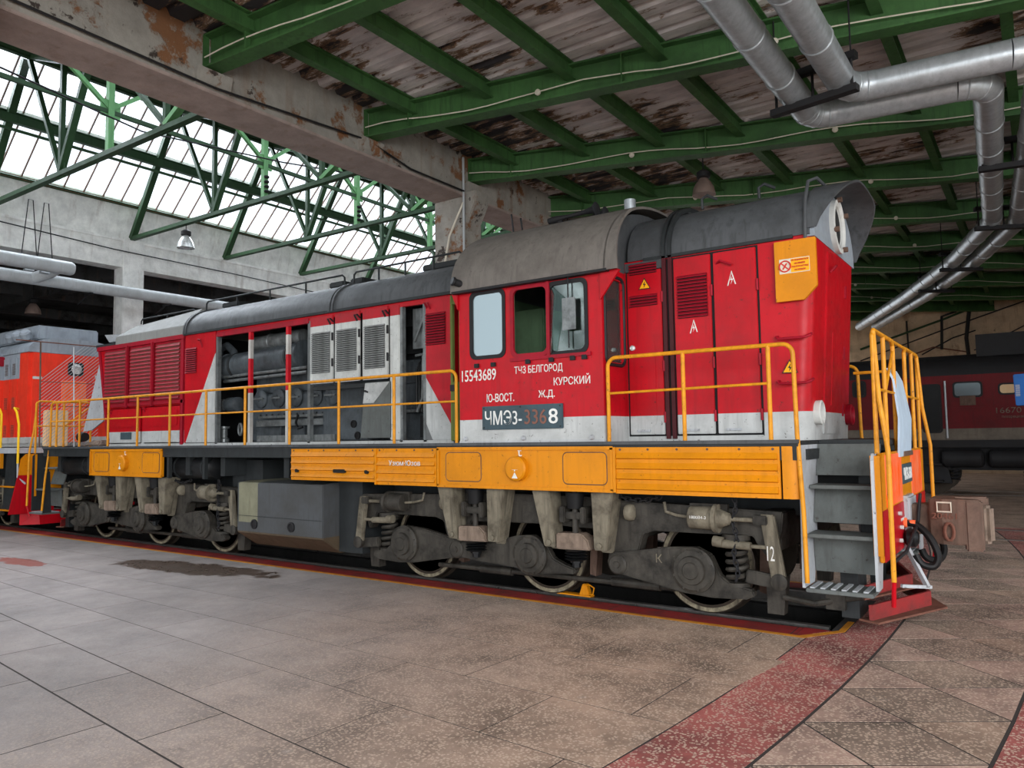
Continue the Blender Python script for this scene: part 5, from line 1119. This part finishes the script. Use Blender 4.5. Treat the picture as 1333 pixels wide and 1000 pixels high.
for k, s_ in enumerate(('НЕ ПОДНИМАТЬСЯ', 'НА КРЫШУ', 'ПОД КОНТАКТНЫМ', 'ПРОВОДОМ')): ln = (.40, .26, .40, .26)[k]; text('label_text', s_, (xa+(.62-ln/2)*w, Yp-.006, zl+.396-k*.033), ln*w, .02, 'red_print', npn, bold=.02)
# corner grab handles, warning sign
for zz in (hp(1020, 442)[1], hp(1020, 500)[1]):
    x0, x1 = hx(1013, 445), hx(1056, 445); part(MB().tube([(x0, -HY+.0, zz+.03), (x0, -HY-.07, zz+.02), (x0+.02, -HY-.08, zz), (x1-.04, -HY-.08, zz), (x1, -HY-.05, zz+.02), (x1, -HY+.03, zz+.04)], .014, 8), 'handle', 'red_deep')
warn(sh, hx(1029, 478), hp(1029, 486)[1], .16)
# end door, marker lamps
def eb(y0, y1, z0, z1, t0, t1):
    return [(xend(z0)+t0, y0, z0), (xend(z0)+t0, y1, z0), (xend(z0)+t1, y1, z0), (xend(z0)+t1, y0, z0)], [(xend(z1)+t0, y0, z1), (xend(z1)+t0, y1, z1), (xend(z1)+t1, y1, z1), (xend(z1)+t1, y0, z1)]
m = MB(); m.hexa(*eb(-.42, .42, ZB+.03, 3.83, -.01, .018)); ed = part(m, 'end_door', 'red_paint', None, .006)
m = MB(); m.hexa(*eb(-.15, .3, 2.2, 3.0, .01, .026)); part(m, 'pressing', 'red_paint', ed, .006)
for zz in (2.1, 2.75, 3.45): m = MB(); m.hexa(*eb(.42, .46, zz, zz+.14, .0, .03)); part(m, 'hinge', 'red_deep', ed)
part(MB().tube([(xend(3.7)+.02, -.35, 3.62), (xend(3.7)+.07, -.33, 3.68), (xend(3.7)+.07, -.25, 3.70), (xend(3.7)+.02, -.22, 3.66)], .012, 6), 'handle', 'red_deep', ed)
for y, mt in ((-.72, 'white_paint'), (.78, 'red_deep')):
    xx = xend(2.12); lm = part(MB().lathe([(-.04, .12), (.06, .125), (.07, .11), (.04, .09), (.0, .085)], (xx, y, 2.12), (1, 0, 0), 24), 'marker_lamp', mt)
    part(MB().lathe([(0, .088), (.01, .05)], (xx+.012, y, 2.12), (1, 0, 0), 20), 'lens', 'black_oily', lm)
# ------------------------------------------------------------------ second locomotive, coupled behind on the same track
L2 = thing('hood_locomotive', 'orange-red hood locomotive with grey roof standing behind the long hood end', 'locomotive', (-9.6, 0, 0))
def p2(m, name, mat, parent=None, bevel=0):
    o = m.build(name, mat, parent or L2, bevel)
    if not parent: o.location = (9.6, 0, 0)
    return o
E2 = -9.62
m = MB(); m.box(-15.5, E2, -1.02, 1.02, 1.86, 4.12); h2 = p2(m, 'hood', 'loco_orange', None, .08)
m = MB(); m.loft([[(x, y, z) for y, z in arch(1.04, 4.05, 4.42, 8, 2.6)] for x in (-15.5, E2-.02)]); p2(m, 'hood_roof', 'loco_grey')
m = MB(); m.box(-14, -10.0, -.7, .7, 4.40, 4.74); rb = p2(m, 'roof_box', 'loco_grey', None, .03)
for x in (-10.2, -10.6, -11.0): m = MB(); m.lathe([(0, .1), (.02, .12), (.16, .12), (.2, .08)], (x, -.85, 4.42), (.3, -.4, .6), 14); m.build('vent', 'loco_grey', rb)
m = MB(); m.box(-16.5, -10.98, -1.2, 1.2, 1.86, 4.1); cb2 = p2(m, 'cab', 'loco_orange', None, .06)
m = MB(); m.prism(rrect(-12.4, -11.08, 2.75, 3.75, .1), 'y', -1.215, -1.2); m.build('window', 'black_iron', cb2); m = MB(); m.prism(rrect(-12.32, -11.16, 2.83, 3.67, .06), 'y', -1.22, -1.21); m.build('pane', 'mirror_glass', cb2)
m = MB(); m.lathe([(0, .12), (.05, .12), (.06, .09)], (-11.0, -1.08, 3.9), (1, 0, 0), 16); m.build('marker_lamp', 'red_deep', cb2)
for a in (-10.95, -10.55):
    m = MB(); m.box(a, a+.34, -1.035, -1.02, 1.95, 3.95); d = p2(m, 'hood_door', 'loco_orange', None, .006)
    for zz in (3.55, 2.75, 2.1):
        m = MB()
        for k in range(8): m.box(a+.1, a+.24, -1.045, -1.035, zz+k*.035, zz+k*.035+.015)
        m.build('louvre', 'rust_dark', d)
# end face: round headlamp in a dark frame, orange door, cream cabinet
ec = onx(98, 481, E2); m = MB(); m.prism(rrect(ec.y-.17, ec.y+.17, ec.z-.16, ec.z+.16, .06), 'x', E2, E2+.05); hl2 = p2(m, 'headlamp', 'black_iron')
m = MB(); m.lathe([(0, .11), (.02, .12), (.03, .1), (.02, .02)], (E2+.05, ec.y, ec.z), (1, 0, 0), 20); m.build('lens', 'lamp_chrome', hl2)
a, b = onx(78, 560, E2), onx(112, 497, E2); m = MB(); m.box(E2, E2+.03, a.y, b.y, 1.95, b.z); p2(m, 'end_door', 'orange_paint', None, .01)
m = MB(); m.box(E2+.03, E2+.25, -.72, -.25, 1.86, 2.7); p2(m, 'end_cabinet', 'cream', None, .02)
a = onx(43, 495, E2); m = MB(); m.box(E2, E2+.008, -.95, -.75, 3.42, 3.48); m.box(E2, E2+.008, .45, .62, 3.5, 3.58); p2(m, 'label_plate', 'white_paint')
# platform, buffer plate, steps
m = MB(); m.box(-16.5, -9.0, -1.5, 1.5, 1.72, 1.84); p2(m, 'walkway', 'stringer_grey')
m = MB(); m.box(-16.5, -9.0, -.6, .6, 1.0, 1.7); m.box(-9.15, -9.0, -1.3, 1.3, .8, 1.7); p2(m, 'underframe', 'frame_dark')
m = MB(); m.prism([(-1.45, 1.24), (-1.40, 1.6), (-1.3, 1.70), (1.3, 1.70), (1.40, 1.6), (1.45, 1.24)], 'x', -9.0, -8.96); bp2 = p2(m, 'buffer_plate', 'yellow_paint', None, .006)
m = MB(); m.prism([(-1.62, .40), (-1.45, 1.24), (1.45, 1.24), (1.62, .40), (.7, .40), (.7, .9), (-.7, .9), (-.7, .40)], 'x', -9.0, -8.962); p2(m, 'buffer_plate', 'red_plain', None, .006)
m = MB()
for y in (-1.25, -1.15, -1.05):
    for z in (1.42, 1.5): m.lathe([(0, .015), (.02, .015)], (-8.96, y, z), (1, 0, 0), 8)
m.build('bolts', 'rust_dark', bp2)['kind'] = 'stuff'
m = MB(); m.hexa([(-9.2, -1.3, .14), (-8.93, -1.0, .14), (-8.93, 1.0, .14), (-9.2, 1.3, .14)], [(-9.2, -1.3, .42), (-8.98, -1.0, .42), (-8.98, 1.0, .42), (-9.2, 1.3, .42)]); p2(m, 'rail_guard', 'red_plain')
for y in (-1.45, 1.45):
    m = MB(); m.tube([(-9.0, y, 1.5), (-9.0, y, 2.35), (-9.12, y, 2.62), (-9.25, y, 2.72), (-9.6, y*.85, 2.72)], .025, 8); p2(m, 'handrail', 'yellow_bright')
    m = MB(); m.tube([(-9.0, y, 1.5), (-8.99, y, 1.2), (-8.95, y*.9, 1.05)], .02, 8); p2(m, 'handrail', 'stringer_grey')
    m = MB(); m.tube([(-9.9, y, 1.84), (-9.9, y, 2.6), (-10.0, y, 2.72), (-11.1, y, 2.72)], .025, 8); p2(m, 'handrail', 'yellow_bright')
    m = MB(); m.prism([(-9.75, .45), (-9.1, .45), (-9.2, 1.72), (-9.6, 1.72)], 'y', *sorted((y*.95, y*.99))); p2(m, 'step_plate', 'frame_dark')
    m = MB(); m.box(-11.5, -9.8, *sorted((y*.98, y*1.02)), 1.38, 1.72); p2(m, 'skirt', 'yellow_paint')
    for z in (.48, 1.0): m = MB(); m.box(-9.75, -9.1, *sorted((y*.8, y*1.03)), z-.03, z); p2(m, 'step_tread', 'yellow_paint')
m = MB(); m.hexa([(-9.0, -.13, .88), (-8.93, -.13, .88), (-8.93, .13, .88), (-9.0, .13, .88)], [(-9.0, -.13, 1.15), (-8.93, -.13, 1.15), (-8.93, .13, 1.15), (-9.0, .13, 1.15)]); p2(m, 'coupler_pocket', 'rust_dark')
bg2 = dup(bogie, L2, (-12.9+9.6, 0, 0))
for ch in list(bpy.data.objects):
    if ch.parent == bg2 and ch.name.split('.')[0] in ('stencil', 'chain'): bpy.data.objects.remove(ch)
# wire mesh guard hung between the locomotives
gr_ = thing('mesh_guard', 'rusty wire mesh guard on thin poles in front of the orange-red end', 'mesh guard', (-9.05, -.9, 0))
def pg(m, n, mt):
    o = m.build(n, mt, gr_); o.location = (9.05, .9, 0); return o
gx_ = -9.05; pa, pb_ = onx(52, 590, gx_), onx(53, 445, gx_); pc, pd = onx(96, 590, gx_), onx(96, 452, gx_)
pg(MB().cyl((gx_, pa.y, pa.z-1.0), (gx_, pb_.y, pb_.z), .018, n=8), 'pole', 'rust_dark'); pg(MB().cyl((gx_, pc.y, 1.84), (gx_, pd.y, pd.z), .015, n=8), 'pole', 'galvanised')
zt_ = pb_.z; y0_, y1_ = pb_.y, onx(130, 455, gx_).y
pg(MB().cyl((gx_, y0_-.5, zt_), (gx_, y1_, zt_), .014, n=6), 'top_rod', 'rust'); pg(MB().cyl((gx_, y0_, zt_-.9), (gx_, y1_, zt_-.9), .008, n=6), 'rod', 'rust_dark')
pg(MB().cyl((gx_, y0_, zt_-1.45), (gx_, y1_, zt_-1.45), .008, n=6), 'rod', 'rust_dark')
m = MB(); k = 0
for k in range(34):       # one set of slanting wires
    yy = y0_-1.6+k*.09; a_ = max(y0_, yy); zz0 = 1.9+(a_-yy)*.9; b_ = min(y1_, yy+(zt_-1.9)/.9); zz1 = 1.9+(b_-yy)*.9
    if b_ > a_ and zz1 <= zt_+.01: m.tube([(gx_, a_, zz0), (gx_, b_, zz1)], .006, 4)
o = pg(m, 'wire_mesh', 'pipe_grey'); o['kind'] = 'stuff'
# ------------------------------------------------------------------ dark electric locomotive on the far track
L3 = thing('electric_locomotive', 'dark red electric locomotive with long roof standing in the shade on the far track', 'locomotive', (4, 18.4, 0))
def p3(m, name, mat, parent=None, bevel=0):
    o = m.build(name, mat, parent or L3, bevel)
    if not parent: o.location = (-4, -18.4, 0)
    return o
Y3 = 17.0
m = MB(); m.box(-8, 10.6, Y3, Y3+2.9, 1.62, 3.62); b3 = p3(m, 'body', 'loco3_red', None, .05)
m = MB(); m.loft([[(x, 18.45+y, z) for y, z in arch(1.46, 3.56, 4.25, 8, 2.6)] for x in (-8, 10.5)]); r3 = p3(m, 'roof', 'loco3_dark')
for x in (-3, 0, 3, 6.1): m = MB(); m.box(x, x+.08, Y3-.02, Y3+2.92, 3.5, 4.2); m.build('roof_band', 'loco3_dark', r3)
m = MB(); m.box(7.9, 10.2, Y3+.3, Y3+1.6, 4.1, 4.75); m.build('roof_equipment', 'loco3_dark', r3)
m = MB(); m.box(-8, 10.6, Y3-.03, Y3+2.93, 1.42, 1.64); p3(m, 'sill', 'loco3_dark', None, .02)
def pane3(px0, py0, px1, py1, nm, mt='black_oily', fr='loco3_dark'):
    a, b = ony(px0, py1, Y3), ony(px1, py0, Y3); w_ = MB().prism(rrect(a.x-.05, b.x+.05, a.z-.05, b.z+.05, .1), 'y', Y3-.02, Y3).build(nm, fr, b3); MB().prism(rrect(a.x, b.x, a.z, b.z, .08), 'y', Y3-.03, Y3-.015).build('pane', mt, b3)
pane3(1243, 498, 1276, 516, 'window', 'mirror_glass'); pane3(1204, 502, 1222, 562, 'door'); pane3(1302, 500, 1322, 512, 'window', 'cream')
pane3(1165, 500, 1192, 516, 'window'); pane3(1112, 498, 1125, 516, 'window')
a = ony(1230, 500, Y3); m = MB(); m.cyl((a.x, Y3-.06, 1.7), (a.x, Y3-.06, 3.4), .03, n=8); m.build('handrail', 'galvanised', b3)
a, b = ony(1250, 528, Y3), ony(1270, 520, Y3); m = MB(); m.box(a.x, b.x, Y3-.03, Y3, a.z, b.z+.12); m.build('name_plate', 'rust_dark', b3)
for py_ in (529, 547, 557, 566):
    z = ony(1270, py_, Y3).z; m = MB(); m.box(7.1, 8.2, Y3-.02, Y3, z-.02, z+.02); m.box(8.3, 10.5, Y3-.02, Y3, z-.02, z+.02); m.box(-7, 6.2, Y3-.02, Y3, z-.02, z+.02); m.build('side_rib', 'loco3_red', b3)
a = ony(1297, 538, Y3); text('numerals', '16670', (a.x, Y3-.02, a.z), ony(1330, 538, Y3).x-a.x, .16, 'block_brown', b3)
text('stencil', 'тихорецкая', (a.x+.12, Y3-.02, a.z-.16), .55, .08, 'block_brown', b3)
m = MB(); m.box(-7, 10.0, Y3+.4, Y3+2.4, .75, 1.45); p3(m, 'underframe', 'loco3_dark')
for x in (7.4, 8.6): m = MB(); m.lathe([(0, .2), (.06, .26), (1.0, .26), (1.06, .2)], (x-.5, Y3+.15, 1.1), (1, 0, 0), 18); p3(m, 'air_reservoir', 'loco3_dark')
for xc in (-4.5, 3.4, 6.6, 9.6):
    for sg in (0, 1):
        y = Y3+.6+1.66*sg; m = MB(); m.lathe([(-.06, .3), (-.05, .62), (.05, .62), (.06, .5), (.0, .3), (.05, .15)], (xc, y, .62), (0, -1, 0), 28); p3(m, 'wheel', 'wheel_steel')
m = MB()
for xc in (3.4, 6.6, 9.6): m.prism([(xc-.5, .35), (xc+.5, .35), (xc+.4, .85), (xc-.4, .85)], 'y', Y3+.35, Y3+.5); m.helix((xc-.6, Y3+.4, .45), .1, .03, 4, .4); m.helix((xc+.6, Y3+.4, .45), .1, .03, 4, .4)
m.box(1.5, 10.2, Y3+.32, Y3+.5, .8, .98); p3(m, 'bogie_frame', 'loco3_dark')
for x in (5.6, 6.4): m = MB(); m.box(x, x+.5, Y3-.1, Y3+.3, .4, .44); m.box(x, x+.5, Y3-.05, Y3+.3, .9, .94); p3(m, 'step_tread', 'loco3_dark')
# blue box standing in for a blue locomotive front; its post is made up
a, b = ony(1321, 528, 10.5), ony(1333, 487, 10.5)
bv = thing('blue_front_box', 'bright blue box with pale grille standing in for a locomotive front, on an added post', 'locomotive front stand-in', (a.x+.9, 10.8, 0))
def pv(m, n, mt, bv_=0):
    o = m.build(n, mt, bv, bv_); o.location = (-(a.x+.9), -10.8, 0); return o
pv(MB().hexa([(a.x+.02, 10.5, a.z), (a.x+1.2, 10.5, a.z), (a.x+1.2, 11.1, a.z), (a.x+.02, 11.1, a.z)], [(a.x, 10.5, b.z), (a.x+1.2, 10.5, b.z+.06), (a.x+1.2, 11.1, b.z+.06), (a.x, 11.1, b.z)]), 'housing', 'blue_paint', .015)
for k in range(9): z = a.z+.2+k*.028; pv(MB().box(a.x+.03, a.x+.11, 10.485, 10.5, z, z+.014), 'grille_bar', 'white_paint')
pv(MB().box(a.x+.8, a.x+.95, 10.7, 10.85, 0, a.z), 'post', 'black_iron'); pv(MB().box(a.x+.6, a.x+1.15, 10.55, 11.0, 0, .03), 'foot', 'black_iron')
# ------------------------------------------------------------------ galvanised twin ducts under the beams
def smoothpath(pts, r=.35, n=5):
    out = [Vector(pts[0])]
    for i in range(1, len(pts)-1):
        p, a, b = Vector(pts[i]), Vector(pts[i-1]), Vector(pts[i+1]); d1 = (a-p).normalized(); d2 = (b-p).normalized(); rr_ = min(r, (a-p).length*.45, (b-p).length*.45)
        for k in range(n+1):
            t_ = k/n; q0 = p+d1*rr_; q1 = p+d2*rr_; out.append(q0*(1-t_)**2+p*2*t_*(1-t_)+q1*t_*t_)
    return out+[Vector(pts[-1])]
def duct(name, label, pts, r, step=1.3):
    t_ = thing(name, label, 'duct', (0, 0, 0)); pts = [Vector(p) for p in pts]
    for i in range(len(pts)-1):        # straight runs in sleeve lengths, elbows between them
        a, b = pts[i], pts[i+1]; L = (b-a).length; d = (b-a).normalized(); s0 = .36 if i else 0; s1 = .36 if i < len(pts)-2 else 0
        n = max(1, round((L-s0-s1)/step)); 
        for k in range(n):
            p = a+d*(s0+(L-s0-s1)*k/n); q = a+d*(s0+(L-s0-s1)*(k+1)/n); MB().cyl(p, q, r, r, 24, True).build('duct_length', 'galvanised', t_)
            if k: MB().lathe([(-.03, r+.004), (-.02, r+.012), (.02, r+.012), (.03, r+.004)], p, d, 24).build('sleeve', 'galvanised', t_)
        if i:
            c, pd_ = pts[i], (pts[i-1]-pts[i]).normalized(); arc_ = []
            for k in range(7):
                u = k/6; q0 = c+pd_*.36; q1 = c+d*.36; arc_.append(q0*(1-u)**2+c*2*u*(1-u)+q1*u*u)
            MB().tube(arc_, r*1.015, 24).build('elbow', 'galvanised', t_)
            for k in (1, 3, 5): dd = (arc_[k+1]-arc_[k-1]).normalized(); MB().lathe([(-.012, r*1.015), (0, r*1.05), (.012, r*1.015)], arc_[k], dd, 24).build('seam', 'galvanised', t_)
    return t_
ZP = 6.6
dpa = [(6.72, -14, ZP), (6.80, 2.72, ZP), (9.02, 2.95, ZP), (8.72, 10.9, ZP), (7.6, 15.1, ZP), (5.79, 20.2, ZP), (3.0, 27.3, ZP)]
dpb = [(7.28, -14, ZP), (7.42, 2.10, ZP), (9.66, 2.32, ZP), (9.18, 11.4, ZP), (7.95, 16.0, ZP), (6.4, 20.5, ZP), (3.6, 27.6, ZP)]
duct_a = duct('ventilation_duct', 'galvanised round duct with the outer elbow over the loco hood', dpa, .19)
duct('ventilation_duct', 'galvanised round duct on the inside of the elbow beside its twin', dpb, .19)
for k, (p, q) in enumerate((((6.5, 1.75, ZP), (7.65, 1.55, ZP)), ((8.72, 6.2, ZP), (9.7, 6.35, ZP)), ((8.4, 10.6, ZP), (9.45, 11.1, ZP)), ((7.3, 15.0, ZP), (8.25, 15.6, ZP)), ((6.4, 18.2, ZP), (7.3, 18.9, ZP)))):
    h_ = bpy.data.objects.new('duct_hanger', None); COL.objects.link(h_); h_.parent = duct_a
    p, q = Vector(p), Vector(q); d = (q-p).normalized()
    for dz in (-.22, .22): MB().beam(p+Vector((0, 0, dz)), q+Vector((0, 0, dz)), .13, .09).build('clamp_bar', 'black_iron', h_)
    for f_ in (.06, .94): c = p.lerp(q, f_); MB().cyl(c+Vector((0, 0, -.26)), (c.x, c.y, DZ), .012, n=6).build('rod', 'black_iron', h_)
    for f_ in (.06, .5, .94): c = p.lerp(q, f_); MB().cyl(c+Vector((0, 0, -.27)), c+Vector((0, 0, .27)), .02, n=6).build('bolt', 'black_iron', h_)
# grey pipes along the far colonnade
t_ = thing('heating_pipe', 'pair of light grey pipes joined by a branch along the far colonnade', 'pipe', (0, 0, 0))
MB().cyl((-11.2, -10, 6.05), (-11.2, 10, 6.10), .16, n=20).build('pipe_run', 'pipe_grey', t_)
for y in (1.0, 3.2, 6.0): MB().box(-11.4, -11.0, y-.03, y+.03, 5.86, 5.9).build('bracket', 'black_iron', t_); MB().beam((-11.2, y, 5.88), (-11.95, y+.1, 5.7), .04, .04).build('bracket', 'black_iron', t_)
e_ = onx(92, 350, -10.3); MB().lathe([(0, .17), (9.0, .17), (9.06, .14), (9.08, .05)], (-10.3, e_.y-9.0, e_.z), (0, 1, 0), 20).build('pipe_run', 'pipe_grey', t_)
MB().tube([(-10.3, e_.y-.25, e_.z), (-10.7, e_.y-.3, e_.z-.1), (-11.2, e_.y-.5, 6.07)], .14, 16).build('branch', 'pipe_grey', t_)
for y in (e_.y-.95, e_.y-.6): MB().tube([(-10.3, y, e_.z-.18), (-10.3, y-.18, e_.z), (-10.3, y-.05, 7.8), (-10.3, y+.05, 7.8), (-10.3, y+.18, e_.z), (-10.3, y, e_.z-.18)], .012, 5).build('wire_loop', 'black_iron', t_); MB().box(-10.36, -10.24, y-.1, y+.1, e_.z-.22, e_.z-.18).build('clamp', 'galvanised', t_)
# ------------------------------------------------------------------ pendant lamps
def lamp(label, p, hang, shade, k=1.0):
    t_ = thing('pendant_lamp', label, 'lamp', p); 
    MB().cyl((0, 0, .33*k), (0, 0, hang-p[2]), .012, n=6).build('stem', 'black_iron', t_)
    MB().lathe([(.16, .08), (.18, .13), (.28, .13), (.33, .06), (.34, .02)], (0, 0, 0), (0, 0, 1), 20).build('ballast_housing', 'black_iron', t_)
    MB().lathe([(-.17, .225), (-.15, .222), (-.02, .195), (.08, .14), (.16, .08), (.15, .07), (.07, .13), (-.03, .185), (-.165, .215)], (0, 0, 0), (0, 0, 1), 28).build('shade', shade, t_)
    MB().lathe([(-.16, .2), (-.155, .205), (-.15, .2)], (0, 0, 0), (0, 0, 1), 24).build('diffuser', 'lamp_chrome', t_)
    MB().lathe([(-.08, .03), (-.04, .06), (.06, .05), (.1, .02)], (0, 0, 0), (0, 0, 1), 12).build('bulb', 'white_paint', t_)
pl_ = ony(916, 243, 5.2); lamp('pendant lamp with brownish bell shade hung from a green beam above the short hood', tuple(pl_), DZ, 'lamp_shade')
pl_ = ony(242, 315, 2.55); lamp('pendant lamp with bright chrome shade hung from a truss tie in the tall hall', tuple(pl_), 7.8, 'lamp_chrome')
pl_ = onx(43, 402, -15.8); lamp('unlit pendant lamp in the dark bay beyond the colonnade', tuple(pl_), 7.4, 'lamp_shade')
# ------------------------------------------------------------------ wheel chock under the middle wheel
ck = thing('wheel_chock', 'small yellow steel wheel chock on the rail under the middle wheel', 'wheel chock', (4.72, -.8, 0))
MB().box(-.30, .16, -.05, .05, .002, .018).build('sole', 'yellow_paint', ck)
MB().prism([(.0, .018), (.14, .018), (.10, .15), (.05, .15)], 'y', -.04, .04).build('stop', 'yellow_paint', ck, .006)
MB().tube([(.12, -.05, .03), (.2, -.06, .04), (.22, -.06, .12), (.16, -.06, .15), (.08, -.05, .14)], .008, 6).build('handle', 'yellow_paint', ck)
# ------------------------------------------------------------------ pipes, brackets and cables on the far plaster wall
def wpt(px_, py_, Y=30.85): return ony(px_, py_, Y)
runs = [([(1120, 455), (1230, 415), (1333, 372)], .05, 'truss_green', 'long green pipe climbing across the plaster wall'), ([(1120, 470), (1240, 425), (1333, 392)], .03, 'black_iron', 'black cable bundle climbing across the plaster wall'),
        ([(1226, 455), (1226, 412), (1245, 405)], .06, 'black_iron', 'bent black pipe standing on the plaster wall'), ([(1262, 470), (1258, 440), (1262, 400)], .08, 'black_iron', 'thick black post on the plaster wall'),
        ([(1275, 440), (1300, 436), (1318, 440)], .03, 'black_iron', 'short black cable sagging on the pale wall'), ([(1180, 465), (1215, 452), (1258, 458)], .03, 'rust', 'rusty pipe low on the plaster wall'),
        ([(1268, 456), (1290, 446), (1333, 424)], .025, 'black_iron', 'thin black cable rising to the corner of the pale wall'), ([(1200, 462), (1240, 440), (1270, 430)], .03, 'black_iron', 'black cable strung past the black post'),
        ([(1180, 418), (1183, 460), (1180, 472)], .04, 'black_iron', 'thin black drop pipe beside the ducts')]
for pts, r, mt, lab in runs: tag(MB().tube([wpt(*p) for p in pts], r, 8).build('wall_pipe', mt), lab, 'pipe')
#m = MB(); a, b = wpt(1312, 470, 29), wpt(1333, 448, 29); tag(MB().box(a.x, a.x+3, 28.6, 29.4, 4.3, b.z+.3).build('roof_tank', 'black_iron', bevel=.03), 'black box standing on the dark locomotive roof line by the wall', 'box') if False else None
